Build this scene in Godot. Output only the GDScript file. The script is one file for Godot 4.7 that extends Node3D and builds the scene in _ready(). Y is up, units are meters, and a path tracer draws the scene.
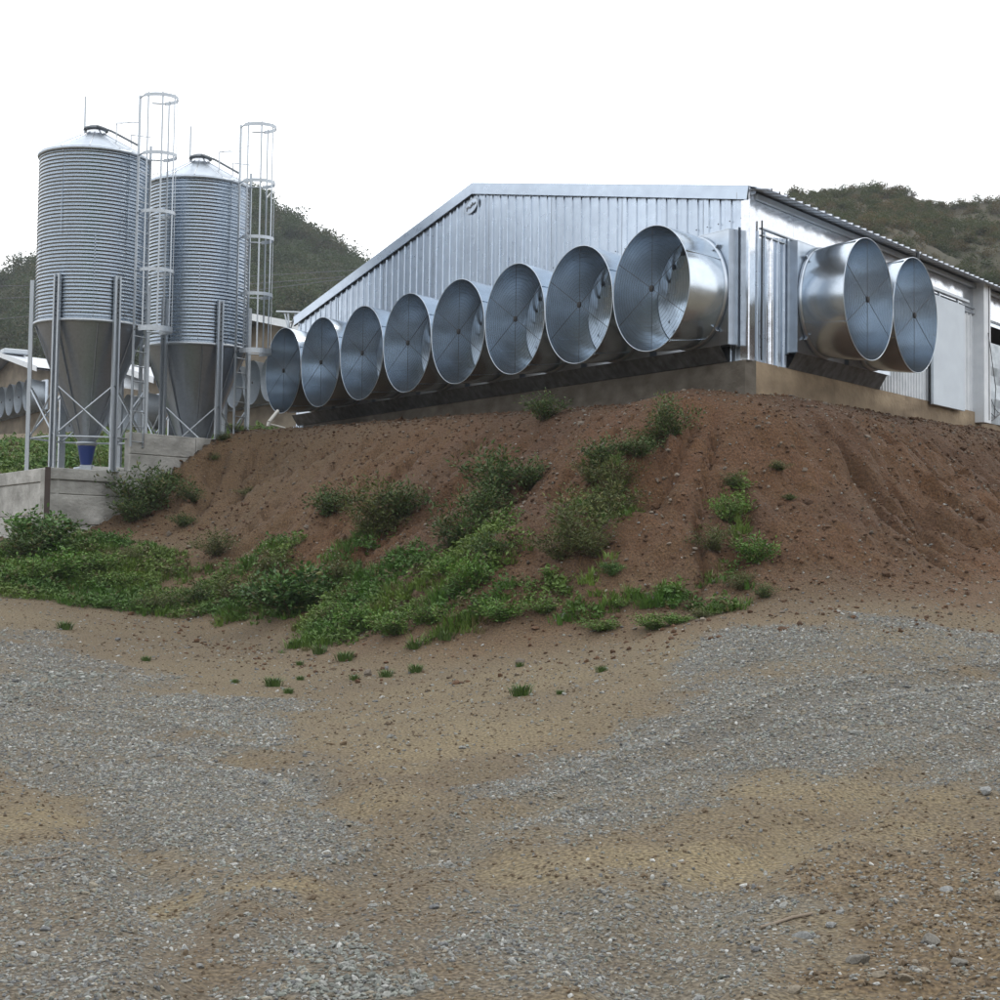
extends Node3D
# A row of poultry houses with exhaust fans above an earth bank, feed silos beside them, a gravel yard in front.
# Photo space: px,py in the 1000 x 1000 picture; depth in metres ahead of the camera.
const FOC := 1600.0
const PITCH := 0.0592
const ROLL := 0.0141
const PPY := 463.2
const EYE := 1.6
const CORNER := Vector3(3.459, 4.451, -22.321)      # foot of the siding at the near corner of the house
const GAB := Vector3(-0.527, 0, -0.850)             # along the gable, away from the corner
const SID := Vector3(0.592, 0, -0.806)              # along the long wall
const GAB_N := Vector3(-0.850, 0, 0.527)
const SID_N := Vector3(0.806, 0, 0.592)
const UP := Vector3.UP

var M := {}
var taken := {}
var rng := RandomNumberGenerator.new()
var nz := FastNoiseLite.new()
var ctl := []
var wts := []
var gg := PackedFloat32Array()
var crest := PackedVector3Array()
var terrace_poly := PackedVector2Array()
var pad_poly := PackedVector2Array()
var patches := []
var tracks := []

# ---------------------------------------------------------------- mesh helpers
class Mb:
	var v := PackedVector3Array()
	var n := PackedVector3Array()
	var c := PackedColorArray()
	var ix := PackedInt32Array()
	var col := Color.WHITE
	func tri(a: Vector3, b: Vector3, d: Vector3) -> void:
		var k := (b - a).cross(d - a).normalized()
		var o := v.size()
		v.append(a); v.append(b); v.append(d)
		for q in 3:
			n.append(k); c.append(col)
		ix.append(o); ix.append(o + 2); ix.append(o + 1)
	func quad(a: Vector3, b: Vector3, d: Vector3, e: Vector3) -> void:
		var k := (d - a).cross(e - b).normalized()
		var o := v.size()
		v.append(a); v.append(b); v.append(d); v.append(e)
		for q in 4:
			n.append(k); c.append(col)
		for q in [0, 2, 1, 0, 3, 2]:
			ix.append(o + q)
	func vert(p: Vector3, k: Vector3) -> int:
		v.append(p); n.append(k); c.append(col)
		return v.size() - 1
	func face(a: int, b: int, d: int) -> void:
		ix.append(a); ix.append(d); ix.append(b)
	# a box with axes x,y,z (full sizes) round a centre
	func box(m: Vector3, s: Vector3, bs := Basis.IDENTITY) -> void:
		var x := bs.x * s.x * 0.5
		var y := bs.y * s.y * 0.5
		var z := bs.z * s.z * 0.5
		quad(m - x - y + z, m + x - y + z, m + x + y + z, m - x + y + z)
		quad(m + x - y - z, m - x - y - z, m - x + y - z, m + x + y - z)
		quad(m + x - y + z, m + x - y - z, m + x + y - z, m + x + y + z)
		quad(m - x - y - z, m - x - y + z, m - x + y + z, m - x + y - z)
		quad(m - x + y + z, m + x + y + z, m + x + y - z, m - x + y - z)
		quad(m - x - y - z, m + x - y - z, m + x - y + z, m - x - y + z)
	# a box with bevelled edges
	func bev(m: Vector3, s: Vector3, r: float, bs := Basis.IDENTITY) -> void:
		var h := s * 0.5
		for ax in 3:
			for sg in [-1.0, 1.0]:
				var a: Vector3 = bs[ax] * sg
				var b: Vector3 = bs[(ax + 1) % 3]
				var d: Vector3 = bs[(ax + 2) % 3] * sg
				var hb := h[(ax + 1) % 3] - r
				var hd := h[(ax + 2) % 3] - r
				var o := m + a * h[ax]
				quad(o - b * hb - d * hd, o + b * hb - d * hd, o + b * hb + d * hd, o - b * hb + d * hd)
		for ax in 3:
			var a: Vector3 = bs[ax]
			var b: Vector3 = bs[(ax + 1) % 3]
			var d: Vector3 = bs[(ax + 2) % 3]
			var la := h[ax] - r
			for sb in [-1.0, 1.0]:
				for sd in [-1.0, 1.0]:
					var p: Vector3 = m + b * sb * h[(ax + 1) % 3] + d * sd * (h[(ax + 2) % 3] - r)
					var q: Vector3 = m + b * sb * (h[(ax + 1) % 3] - r) + d * sd * h[(ax + 2) % 3]
					_edge(p, q, a * la, b * sb + d * sd)
		for sx in [-1.0, 1.0]:
			for sy in [-1.0, 1.0]:
				for sz in [-1.0, 1.0]:
					var o: Vector3 = m + bs.x * sx * (h.x - r) + bs.y * sy * (h.y - r) + bs.z * sz * (h.z - r)
					var a: Vector3 = o + bs.x * sx * r
					var b: Vector3 = o + bs.y * sy * r
					var d: Vector3 = o + bs.z * sz * r
					if sx * sy * sz > 0:
						tri(a, b, d)
					else:
						tri(a, d, b)
	func _edge(p: Vector3, q: Vector3, a: Vector3, out: Vector3) -> void:
		if (q - p).cross(a).dot(out) > 0:
			quad(p - a, q - a, q + a, p + a)
		else:
			quad(q - a, p - a, p + a, q + a)
	# a straight round bar
	func tube(a: Vector3, b: Vector3, r: float, k := 8, r2 := -1.0, caps := true) -> void:
		if r2 < 0.0:
			r2 = r
		var t := (b - a).normalized()
		var x := t.cross(Vector3.UP if absf(t.y) < 0.95 else Vector3.RIGHT).normalized()
		var y := t.cross(x)
		var o := v.size()
		for i in k:
			var w := TAU * i / k
			var nn := x * cos(w) + y * sin(w)
			vert(a + nn * r, nn); vert(b + nn * r2, nn)
		for i in k:
			var j := (i + 1) % k
			face(o + 2 * i, o + 2 * j, o + 2 * i + 1)
			face(o + 2 * i + 1, o + 2 * j, o + 2 * j + 1)
		if caps:
			for i in range(1, k - 1):
				var w0 := TAU * i / k
				var w1 := TAU * (i + 1) / k
				tri(b + x * r2, b + (x * cos(w0) + y * sin(w0)) * r2, b + (x * cos(w1) + y * sin(w1)) * r2)
				tri(a + x * r, a + (x * cos(w1) + y * sin(w1)) * r, a + (x * cos(w0) + y * sin(w0)) * r)
	func pipe(ps: PackedVector3Array, r: float, k := 6) -> void:
		for i in ps.size() - 1:
			tube(ps[i], ps[i + 1], r, k, -1.0, i == 0 or i == ps.size() - 2)
	# a surface of revolution round the local y axis: pts are (radius, height); smooth
	func lathe(pts: PackedVector2Array, k: int, at := Vector3.ZERO, bs := Basis.IDENTITY, a0 := 0.0, a1 := TAU) -> void:
		var o := v.size()
		var m := pts.size()
		for i in k + 1:
			var w := a0 + (a1 - a0) * i / k
			for j in m:
				var t := pts[mini(j + 1, m - 1)] - pts[maxi(j - 1, 0)]
				var nn := Vector3(t.y * cos(w), -t.x, t.y * sin(w)).normalized()
				vert(at + bs * Vector3(pts[j].x * cos(w), pts[j].y, pts[j].x * sin(w)), bs * nn)
		for i in k:
			for j in m - 1:
				var p := o + i * m + j
				face(p, p + 1, p + m)
				face(p + 1, p + m + 1, p + m)
	# a sheet with raised ribs, along x from x0 to x1, facing +z; feet and tops given as callables of x
	func ribs(x0: float, x1: float, pitch: float, rib: float, high: float, foot: Callable, top: Callable, z := 0.0) -> void:
		var xs := PackedVector2Array()
		var i := 0
		xs.append(Vector2(x0, z))
		while x0 + (i + 0.5) * pitch < x1:
			var m := x0 + (i + 0.5) * pitch
			xs.append(Vector2(m - rib, z)); xs.append(Vector2(m - rib * 0.5, z + high))
			xs.append(Vector2(m + rib * 0.5, z + high)); xs.append(Vector2(m + rib, z))
			# two faint stiffeners between the ribs
			xs.append(Vector2(m + pitch * 0.42, z)); xs.append(Vector2(m + pitch * 0.45, z + high * 0.14)); xs.append(Vector2(m + pitch * 0.5, z))
			i += 1
		xs.append(Vector2(x1, z))
		for q in xs.size() - 1:
			var a := xs[q]
			var b := xs[q + 1]
			if b.x <= a.x + 1e-5:
				continue
			quad(Vector3(a.x, foot.call(a.x), a.y), Vector3(b.x, foot.call(b.x), b.y), Vector3(b.x, top.call(b.x), b.y), Vector3(a.x, top.call(a.x), a.y))
	func mesh() -> ArrayMesh:
		var arr := []
		arr.resize(Mesh.ARRAY_MAX)
		arr[Mesh.ARRAY_VERTEX] = v
		arr[Mesh.ARRAY_NORMAL] = n
		arr[Mesh.ARRAY_COLOR] = c
		arr[Mesh.ARRAY_INDEX] = ix
		var am := ArrayMesh.new()
		am.add_surface_from_arrays(Mesh.PRIMITIVE_TRIANGLES, arr)
		return am

func numbered(called: String) -> String:
	if not taken.has(called):
		taken[called] = 0
		return called
	taken[called] += 1
	return "%s_%03d" % [called, taken[called]]

func part(called: String, mb, m: Material, parent: Node3D, xf := Transform3D.IDENTITY) -> MeshInstance3D:
	var o := MeshInstance3D.new()
	o.name = called
	o.mesh = mb.mesh() if mb is Mb else mb
	o.material_override = m
	o.transform = xf
	parent.add_child(o, true)
	return o

func thing(called: String, label: String, category: String, xf := Transform3D.IDENTITY, group := "") -> Node3D:
	var o := Node3D.new()
	o.name = numbered(called)
	add_child(o)
	o.transform = xf
	return tag(o, label, category, group)

func tag(o: Node3D, label: String, category: String, group := "", kind := "") -> Node3D:
	o.set_meta("label", label)
	o.set_meta("category", category)
	if group != "":
		o.set_meta("group", group)
	if kind != "":
		o.set_meta("kind", kind)
	return o

func single(called: String, mb, m: Material, label: String, category: String, group := "", kind := "") -> MeshInstance3D:
	var o := MeshInstance3D.new()
	o.name = numbered(called)
	o.mesh = mb.mesh() if mb is Mb else mb
	o.material_override = m
	add_child(o)
	tag(o, label, category, group, kind)
	return o

func copy(o: Node3D, called: String, xf: Transform3D, label: String, group: String) -> Node3D:
	var c := o.duplicate()
	c.name = numbered(called)
	add_child(c)
	c.transform = xf
	c.set_meta("label", label)
	c.set_meta("group", group)
	return c

# a point seen at px,py, at the given depth
func at(px: float, py: float, depth: float) -> Vector3:
	var u0 := px - 500.0
	var v0 := py - PPY
	var u := u0 * cos(ROLL) + v0 * sin(ROLL)
	var w := -u0 * sin(ROLL) + v0 * cos(ROLL)
	var x := u / FOC
	var yy := -w / FOC
	var r := Vector3(x, yy * cos(PITCH) + sin(PITCH), -yy * sin(PITCH) + cos(PITCH))
	r *= depth / r.z
	return Vector3(r.x, r.y + EYE, -r.z)

# ---------------------------------------------------------------- materials
func noise_tex(freq: float, lo: Color, hi: Color, seed: int, size := 512, oct := 4, mid := 0.5) -> NoiseTexture2D:
	var f := FastNoiseLite.new()
	f.seed = seed
	f.noise_type = FastNoiseLite.TYPE_SIMPLEX_SMOOTH
	f.frequency = freq
	f.fractal_octaves = oct
	var g := Gradient.new()
	g.set_color(0, lo); g.set_color(1, hi)
	g.add_point(mid, lo.lerp(hi, 0.5))
	var t := NoiseTexture2D.new()
	t.width = size; t.height = size
	t.seamless = true
	t.noise = f
	t.color_ramp = g
	return t

func spangle_tex(lo: Color, hi: Color, seed: int, freq := 0.05) -> NoiseTexture2D:
	var t := noise_tex(freq, lo, hi, seed)
	t.noise.noise_type = FastNoiseLite.TYPE_CELLULAR
	t.noise.cellular_return_type = FastNoiseLite.RETURN_CELL_VALUE
	t.noise.fractal_octaves = 2
	return t

func bump_tex(freq: float, seed: int, strength: float, oct := 3) -> NoiseTexture2D:
	var f := FastNoiseLite.new()
	f.seed = seed
	f.noise_type = FastNoiseLite.TYPE_SIMPLEX_SMOOTH
	f.frequency = freq
	f.fractal_octaves = oct
	var t := NoiseTexture2D.new()
	t.width = 512; t.height = 512
	t.seamless = true
	t.noise = f
	t.as_normal_map = true
	t.bump_strength = strength
	return t

func mat(col: Color, rough: float, metal := 0.0, tex: Texture2D = null, per_m := 1.0, nrm: Texture2D = null, nscale := 1.0, rt: Texture2D = null) -> StandardMaterial3D:
	var m := StandardMaterial3D.new()
	m.albedo_color = col.linear_to_srgb()
	m.roughness = rough
	m.metallic = metal
	m.uv1_triplanar = true
	m.uv1_world_triplanar = true
	m.uv1_scale = Vector3.ONE * per_m
	if tex:
		m.albedo_texture = tex
	if nrm:
		m.normal_enabled = true
		m.normal_texture = nrm
		m.normal_scale = nscale
	if rt:
		m.roughness_texture = rt
		m.roughness_texture_channel = BaseMaterial3D.TEXTURE_CHANNEL_RED
	m.cull_mode = BaseMaterial3D.CULL_DISABLED
	return m

func make_materials() -> void:
	var spang := spangle_tex(Color(0.90, 0.90, 0.90), Color(1, 1, 1), 3, 0.06)
	var rtx := noise_tex(0.02, Color(0.55, 0.55, 0.55), Color(1, 1, 1), 8)
	var rt2 := noise_tex(0.012, Color(0.86, 0.86, 0.86), Color(1, 1, 1), 10)
	var wave := bump_tex(0.006, 21, 5.0, 2)
	M.galv = mat(Color(0.56, 0.62, 0.69), 0.32, 0.95, noise_tex(0.01, Color(0.88, 0.88, 0.88), Color(1, 1, 1), 9), 0.8)
	M.fan = mat(Color(0.67, 0.745, 0.82), 0.23, 0.95, noise_tex(0.012, Color(0.90, 0.90, 0.90), Color(1, 1, 1), 25), 0.7, wave, 0.12, rt2)
	M.siding = mat(Color(0.475, 0.55, 0.64), 0.40, 0.9, noise_tex(0.012, Color(0.93, 0.93, 0.94), Color(1, 1, 1), 5), 0.5, null, 1.0, rtx)
	M.sheet = mat(Color(0.72, 0.75, 0.80), 0.20, 0.95, spang, 0.6, wave, 0.5, rtx)
	M.silo = mat(Color(0.42, 0.485, 0.56), 0.36, 0.95, spang, 0.8, null, 1.0, rtx)
	M.hopper = mat(Color(0.40, 0.44, 0.50), 0.36, 0.9, spang, 0.8)
	M.steel = mat(Color(0.48, 0.52, 0.56), 0.45, 0.85, spang, 3.0)
	M.roof = mat(Color(0.62, 0.65, 0.70), 0.45, 0.85, spang, 0.6)
	M.white = mat(Color(0.72, 0.75, 0.78), 0.45, 0.0, noise_tex(0.01, Color(0.88, 0.89, 0.9), Color(1, 1, 1), 11), 0.6)
	M.door = mat(Color(0.58, 0.65, 0.71), 0.5, 0.0, noise_tex(0.008, Color(0.92, 0.92, 0.93), Color(1, 1, 1), 12), 0.5)
	M.skirt = mat(Color(0.30, 0.32, 0.34), 0.5, 0.85, noise_tex(0.02, Color(0.5, 0.5, 0.5), Color(1, 1, 1), 13), 0.6, wave, 0.6)
	M.dull_galv = mat(Color(0.36, 0.40, 0.44), 0.55, 0.8, spang, 0.8)  # darker and duller galvanised tone for the far cones
	M.shed_wall = mat(Color(0.30, 0.255, 0.19), 0.92, 0.0, noise_tex(0.008, Color(0.6, 0.58, 0.56), Color(1, 1, 1), 24, 512, 5), 0.2)
	M.dark = mat(Color(0.02, 0.02, 0.022), 0.8)
	M.wire = mat(Color(0.05, 0.055, 0.06), 0.55, 0.4)
	M.conc_shaded = mat(Color(0.18, 0.16, 0.135), 0.92, 0.0, noise_tex(0.012, Color(0.62, 0.60, 0.56), Color(1, 1, 1), 14, 512, 5), 0.45, bump_tex(0.05, 15, 4.0), 0.5)  # gable base concrete, darkened to carry the shade below the fan row
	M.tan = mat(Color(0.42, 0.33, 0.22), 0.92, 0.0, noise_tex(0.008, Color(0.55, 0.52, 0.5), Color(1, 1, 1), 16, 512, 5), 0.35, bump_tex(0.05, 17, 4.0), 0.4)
	M.conc_light = mat(Color(0.58, 0.57, 0.54), 0.9, 0.0, noise_tex(0.010, Color(0.62, 0.62, 0.61), Color(1, 1, 1), 18, 512, 5), 0.4, bump_tex(0.06, 19, 4.0), 0.5)
	M.blue = mat(Color(0.010, 0.030, 0.150), 0.45)
	M.pvc = mat(Color(0.62, 0.62, 0.60), 0.45, 0.0, noise_tex(0.01, Color(0.75, 0.74, 0.7), Color(1, 1, 1), 20), 0.8)
	M.curtain = mat(Color(0.55, 0.61, 0.65), 0.35, 0.0, noise_tex(0.012, Color(0.7, 0.72, 0.74), Color(1, 1, 1), 22), 0.8)
	M.cable = mat(Color(0.10, 0.10, 0.11), 0.7)
	# soil, driven by the vertex colours of the terrain
	var so := mat(Color(1, 1, 1), 0.96, 0.0, noise_tex(0.085, Color(0.42, 0.40, 0.38), Color(1.2, 1.2, 1.2), 31, 1024, 5), 0.37, bump_tex(0.09, 32, 8.0, 5), 0.55)
	so.vertex_color_use_as_albedo = true
	M.soil = so
	var st := mat(Color(1, 1, 1), 0.9, 0.0, noise_tex(0.05, Color(0.7, 0.7, 0.7), Color(1, 1, 1), 33, 256), 6.0)
	st.vertex_color_use_as_albedo = true
	M.stone = st
	var lf := mat(Color(1, 1, 1), 0.6)
	lf.uv1_triplanar = false
	lf.vertex_color_use_as_albedo = true
	lf.albedo_color = Color(0.84, 0.93, 0.66).linear_to_srgb()
	lf.backlight_enabled = true
	lf.backlight = Color(0.35, 0.4, 0.2)
	M.leaf = lf
	var sc: StandardMaterial3D = lf.duplicate()
	sc.albedo_color = Color.WHITE
	sc.backlight = Color(0.9, 0.9, 0.75)
	M.scrub = sc
	var bk := mat(Color(0.10, 0.07, 0.045), 0.9)
	M.bark = bk
	M.wood = mat(Color(0.20, 0.16, 0.12), 0.9)
	var hl := mat(Color(1, 1, 1), 1.0, 0.0, noise_tex(0.03, Color(0.6, 0.6, 0.58), Color(1, 1, 1), 41, 512, 6), 0.05)
	hl.vertex_color_use_as_albedo = true
	M.hill = hl

# ---------------------------------------------------------------- terrain
func solve_ground() -> void:
	var pix := [[500, 1000, 5.8], [0, 1000, 5.7], [1000, 1000, 5.9], [0, 850, 8.4], [0, 750, 11.8], [0, 650, 18.5], [0, 605, 23.0], [60, 542, 28.0], [0, 545, 29.5], [-60, 560, 29.5],
		[500, 850, 8.5], [500, 750, 11.8], [500, 690, 15.3], [500, 650, 18.6], [300, 640, 22.5], [400, 642, 20.5], [130, 600, 25.0],
		[1000, 850, 8.3], [1000, 750, 10.8], [1000, 680, 13.6], [1000, 620, 17.0], [1000, 560, 23.0], [780, 606, 17.2], [750, 640, 15.0], [750, 700, 12.3], [750, 800, 9.5], [620, 640, 17.3], [900, 577, 19.2]]
	for q in pix:
		var w := at(q[0], q[1], q[2])
		ctl.append(Vector3(w.x, w.y, w.z))
	for q in [[-15, -1.0, 20], [-16, -0.2, 28], [-20, 1.8, 42], [15, -0.3, 18], [16, 1.2, 28], [0, -1.65, 0], [-20, -1.6, 2], [20, -1.0, 2], [0, -2.2, -30], [-30, -2.0, -20], [30, -1.4, -20],
		[0, 2.2, 45], [-9.7, 5.0, 64], [-18.6, 5.8, 76], [-28, 6.3, 90], [-19, 3.6, 58], [-27, 4.0, 66], [-12, 2.3, 42], [-34, 5.5, 80], [10, 3, 60], [30, 4, 60], [25, 3, 40], [10, 5, 95], [-45, 6, 95], [40, 5, 95], [-40, 2.5, 50]]:
		ctl.append(Vector3(q[0], q[1] + EYE, -q[2]))
	var nn := ctl.size()
	var sz := nn + 3
	var a := []
	for i in sz:
		var row := PackedFloat64Array()
		row.resize(sz + 1)
		a.append(row)
	for i in nn:
		for j in nn:
			a[i][j] = tps(Vector2(ctl[i].x - ctl[j].x, ctl[i].z - ctl[j].z).length())
		a[i][i] += 0.6
		a[i][nn] = 1.0; a[i][nn + 1] = ctl[i].x; a[i][nn + 2] = ctl[i].z
		a[nn][i] = 1.0; a[nn + 1][i] = ctl[i].x; a[nn + 2][i] = ctl[i].z
		a[i][sz] = ctl[i].y
	for i in sz:
		var best := i
		for r in range(i + 1, sz):
			if absf(a[r][i]) > absf(a[best][i]):
				best = r
		var tmp = a[i]; a[i] = a[best]; a[best] = tmp
		for r in sz:
			if r != i and a[r][i] != 0.0:
				var k: float = a[r][i] / a[i][i]
				for cc in range(i, sz + 1):
					a[r][cc] -= k * a[i][cc]
	for i in sz:
		wts.append(a[i][sz] / a[i][i])
	for iz in 241:
		for ixx in 201:
			gg.append(tps_at(-50.0 + ixx * 0.5, 20.0 - iz * 0.5))

func tps(r: float) -> float:
	return r * r * log(r + 1e-6) if r > 0.0 else 0.0

func tps_at(x: float, z: float) -> float:
	var nn := ctl.size()
	var s: float = wts[nn] + wts[nn + 1] * x + wts[nn + 2] * z
	for i in nn:
		var dx: float = x - ctl[i].x
		var dz: float = z - ctl[i].z
		var r2 := dx * dx + dz * dz
		if r2 > 1e-9:
			s += wts[i] * 0.5 * r2 * log(r2)
	return s

# the yard without the bank (x, z in scene coordinates); level beyond the solved field
func ground(x: float, z: float) -> float:
	var fx := (clampf(x, -49.9, 49.9) + 50.0) * 2.0
	var fz := (20.0 - clampf(z, -99.9, 19.9)) * 2.0
	var i := int(fx)
	var j := int(fz)
	var tx := fx - i
	var tz := fz - j
	var o := j * 201 + i
	return lerpf(lerpf(gg[o], gg[o + 1], tx), lerpf(gg[o + 201], gg[o + 202], tx), tz)

func setup_terrace() -> void:
	# the crest of the bank: along the long wall, round the corner, along the gable, to the silo yard
	var e := Vector3(0, 2.36 + EYE, 0)
	var flat := func(p: Vector3, y: float) -> Vector3: return Vector3(p.x, y + EYE, p.z)
	crest.append(flat.call(CORNER + SID * 60 + SID_N * 0.7, 2.62))
	crest.append(flat.call(CORNER + SID * 10 + SID_N * 0.7, 2.52))
	crest.append(flat.call(CORNER + SID * 4 + SID_N * 0.6, 2.40))
	crest.append(flat.call(CORNER + SID * 0.6 + SID_N * 0.7, 2.36))
	crest.append(flat.call(CORNER + GAB_N * 0.5 + SID_N * 0.4, 2.34))
	crest.append(flat.call(CORNER + GAB * 0.3 + GAB_N * 1.05, 2.44))
	crest.append(flat.call(CORNER + GAB * 1.6 + GAB_N * 1.1, 2.30))
	crest.append(flat.call(CORNER + GAB * 5 + GAB_N * 1.1, 2.40))
	crest.append(flat.call(CORNER + GAB * 9 + GAB_N * 1.1, 2.55))
	crest.append(flat.call(CORNER + GAB * 12.5 + GAB_N * 1.2, 2.62))
	crest.append(flat.call(at(205, 430, 32.5), at(205, 430, 32.5).y - EYE))
	crest.append(flat.call(CORNER + GAB * 24 + GAB_N * 1.2 + SID * 3.0, 2.55))
	for p in crest:
		terrace_poly.append(Vector2(p.x, p.z))
	terrace_poly.append(Vector2(crest[crest.size() - 1].x + 30, crest[crest.size() - 1].z - 40))

func bank(x: float, z: float) -> Vector3:
	# (height of the bank or terrace, metres beyond the crest (negative inside), metres along the crest)
	var p := Vector2(x, z)
	var best := 1e9
	var y := 0.0
	var along := 0.0
	var run := 0.0
	for i in crest.size() - 1:
		var a := Vector2(crest[i].x, crest[i].z)
		var b := Vector2(crest[i + 1].x, crest[i + 1].z)
		var ab := b - a
		var ln := ab.length()
		var t := clampf((p - a).dot(ab) / (ln * ln), 0.0, 1.0)
		var dd := (p - a - ab * t).length()
		if dd < best:
			best = dd
			y = lerpf(crest[i].y, crest[i + 1].y, t)
			along = run + t * ln
		run += ln
	if Geometry2D.is_point_in_polygon(p, terrace_poly):
		return Vector3(y, -best, along)
	return Vector3(y, best, along)

func land(x: float, z: float) -> float:
	var g := ground(x, z)
	if z > -8.0 or z < -75.0 or absf(x) > 48.0:
		return g
	var b := bank(x, z)
	var h := g
	if b.y <= 0.0:
		h = b.x + 0.03 * nz.get_noise_2d(x * 40, z * 40)
		if b.y > -1.2:
			h -= 0.10 * smoothstep(-0.5, 0.0, b.y)
		h = maxf(h, g) if z < -50.0 else h
	elif b.y < 9.0:
		var d := b.y
		# erosion rills that run straight down the bank, and lumps
		var mask := smoothstep(0.15, 0.9, d) * (1.0 - smoothstep(3.0, 5.0, d))
		var r := 1.0 - absf(nz.get_noise_2d(b.z * 75.0 + 22.0 * nz.get_noise_2d(x * 30, z * 30), d * 7.0))
		var rill := -0.34 * pow(clampf(r, 0, 1), 12.0) * mask
		var lump := (0.22 * nz.get_noise_2d(x * 45 + 300, z * 45) + 0.10 * nz.get_noise_2d(x * 140, z * 140) + 0.09 * nz.get_noise_2d(x * 420, z * 420) + 0.05 * nz.get_noise_2d(x * 900, z * 900)) * mask
		var s := 0.76 * d + 0.06 * nz.get_noise_2d(b.z * 20, 50.0)
		var hb := b.x - 0.10 - (s - 0.12 * (1.0 - exp(-d * 4.0))) + rill + lump
		# smooth join with the yard
		var k := 0.55
		var q := clampf(0.5 + 0.5 * (hb - g) / k, 0, 1)
		h = lerpf(g, hb, q) + k * q * (1.0 - q)
	if Geometry2D.is_point_in_polygon(Vector2(x, z), pad_poly):
		h = minf(h, 1.40 + EYE)
	return h

# small relief of the yard
func relief(x: float, z: float) -> float:
	var r := 0.020 * nz.get_noise_2d(x * 60, z * 60) + 0.010 * nz.get_noise_2d(x * 190, z * 190 + 70)
	# shallow wheel ruts with pushed up edges
	for t in tracks:
		var near := 1e9
		for i in t.size() - 1:
			near = minf(near, Geometry2D.get_closest_point_to_segment(Vector2(x, z), t[i], t[i + 1]).distance_to(Vector2(x, z)))
		var o := near - 0.78 + 0.12 * nz.get_noise_2d(x * 30, z * 30)
		r += -0.045 * exp(-o * o / 0.03) + 0.022 * exp(-(o - 0.30) * (o - 0.30) / 0.012) + 0.015 * exp(-(o + 0.30) * (o + 0.30) / 0.012)
	return r + rough_at(x, z) * (0.035 * absf(nz.get_noise_2d(x * 130 + 500, z * 130)) + 0.022 * nz.get_noise_2d(x * 330, z * 330))

func surface(x: float, z: float) -> float:
	return land(x, z) + (relief(x, z) if z < -3.0 and z > -36.0 and absf(x) < 14.0 else 0.0)

# where the ray through px,py meets the land
func hit(px: float, py: float) -> Vector3:
	var d := 3.5
	while d < 60.0:
		var p := at(px, py, d)
		if p.y < land(p.x, p.z):
			var lo := d - 0.15
			var hi := d
			for k in 8:
				var m := (lo + hi) * 0.5
				var q := at(px, py, m)
				if q.y < land(q.x, q.z): hi = m
				else: lo = m
			var e := at(px, py, hi)
			return Vector3(e.x, land(e.x, e.z), e.z)
		d += 0.15
	return at(px, py, 30.0)

# patches of gravel, bare tan earth, rough brown earth and grass: [kind, centre, half length across, half length in depth, turn, strength]
func add_patch(kind: String, px: float, py: float, rx: float, ry: float, strength := 1.0) -> void:
	var c := hit(px, py)
	var f := hit(px, py - ry)
	var n := hit(px, py + ry)
	var half_z := clampf((n.z - f.z) * 0.5, 0.15, 5.0)
	patches.append([kind, c.x, c.z, rx / FOC * -c.z, half_z, strength])

func patch_at(kind: String, x: float, z: float) -> float:
	var wx := x + 0.45 * nz.get_noise_2d(x * 40 + 11, z * 40) + 0.15 * nz.get_noise_2d(x * 130, z * 130)
	var wz := z + 0.7 * nz.get_noise_2d(x * 40, z * 40 + 90) + 0.2 * nz.get_noise_2d(x * 130 + 40, z * 130)
	var s := 0.0
	for p in patches:
		if p[0] != kind:
			continue
		var dx: float = (wx - p[1]) / p[3]
		var dz: float = (wz - p[2]) / p[4]
		var r := dx * dx + dz * dz
		if r < 2.6:
			s = maxf(s, p[5] * (1.0 - smoothstep(0.55, 1.6, r)))
	return s

func rough_at(x: float, z: float) -> float:
	return patch_at("rough", x, z)

func spread(steps: Array) -> PackedFloat32Array:
	# [[from, to, step] ...] joined into one rising list
	var r := PackedFloat32Array()
	for s in steps:
		var n := int(round((s[1] - s[0]) / s[2]))
		for i in n:
			r.append(lerpf(s[0], s[1], float(i) / n))
	r.append(steps[steps.size() - 1][1])
	return r

func soil_color(x: float, z: float) -> Color:
	var n1 := nz.get_noise_2d(x * 18, z * 18)
	var n2 := nz.get_noise_2d(x * 70 + 200, z * 70)
	var tan_c := Color(0.212, 0.168, 0.100).lerp(Color(0.172, 0.130, 0.078), clampf(0.5 + n1 + n2 * 0.5, 0, 1))
	var c := tan_c
	if z < -8.0 and z > -60.0 and absf(x) < 48.0:
		var b := bank(x, z)
		var red := Color(0.138, 0.068, 0.029).lerp(Color(0.102, 0.053, 0.024), clampf(0.5 + n1 * 1.2 + n2 * 0.6, 0, 1))
		var brown := Color(0.094, 0.058, 0.030)
		red = red.lerp(brown, smoothstep(14.0, 8.0, b.z - 41.0) * 0.0 + (1.0 - smoothstep(50.0, 56.0, b.z)) * 0.75)
		red = red.lerp(Color(0.175, 0.118, 0.064), smoothstep(64.0, 72.0, b.z) * 0.7)
		var w := 1.0 - smoothstep(2.8, 6.0, b.y + n1 * 1.5)
		c = c.lerp(red, w)
	if z > -30.0 and z < -3.0 and absf(x) < 14.0:
		c = c.lerp(Color(0.268, 0.214, 0.120).lerp(Color(0.232, 0.184, 0.106), clampf(0.5 + n2, 0, 1)), patch_at("tan", x, z) * 0.85)
		c = c.lerp(Color(0.165, 0.115, 0.062).lerp(Color(0.198, 0.145, 0.080), clampf(0.5 + n2, 0, 1)), patch_at("rough", x, z) * 0.9)
		c = c.lerp(Color(0.180, 0.178, 0.162).lerp(Color(0.148, 0.146, 0.135), clampf(0.5 + n2 * 1.5, 0, 1)), gravel_at(x, z) * 0.8)
	return c

var zones := []

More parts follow.
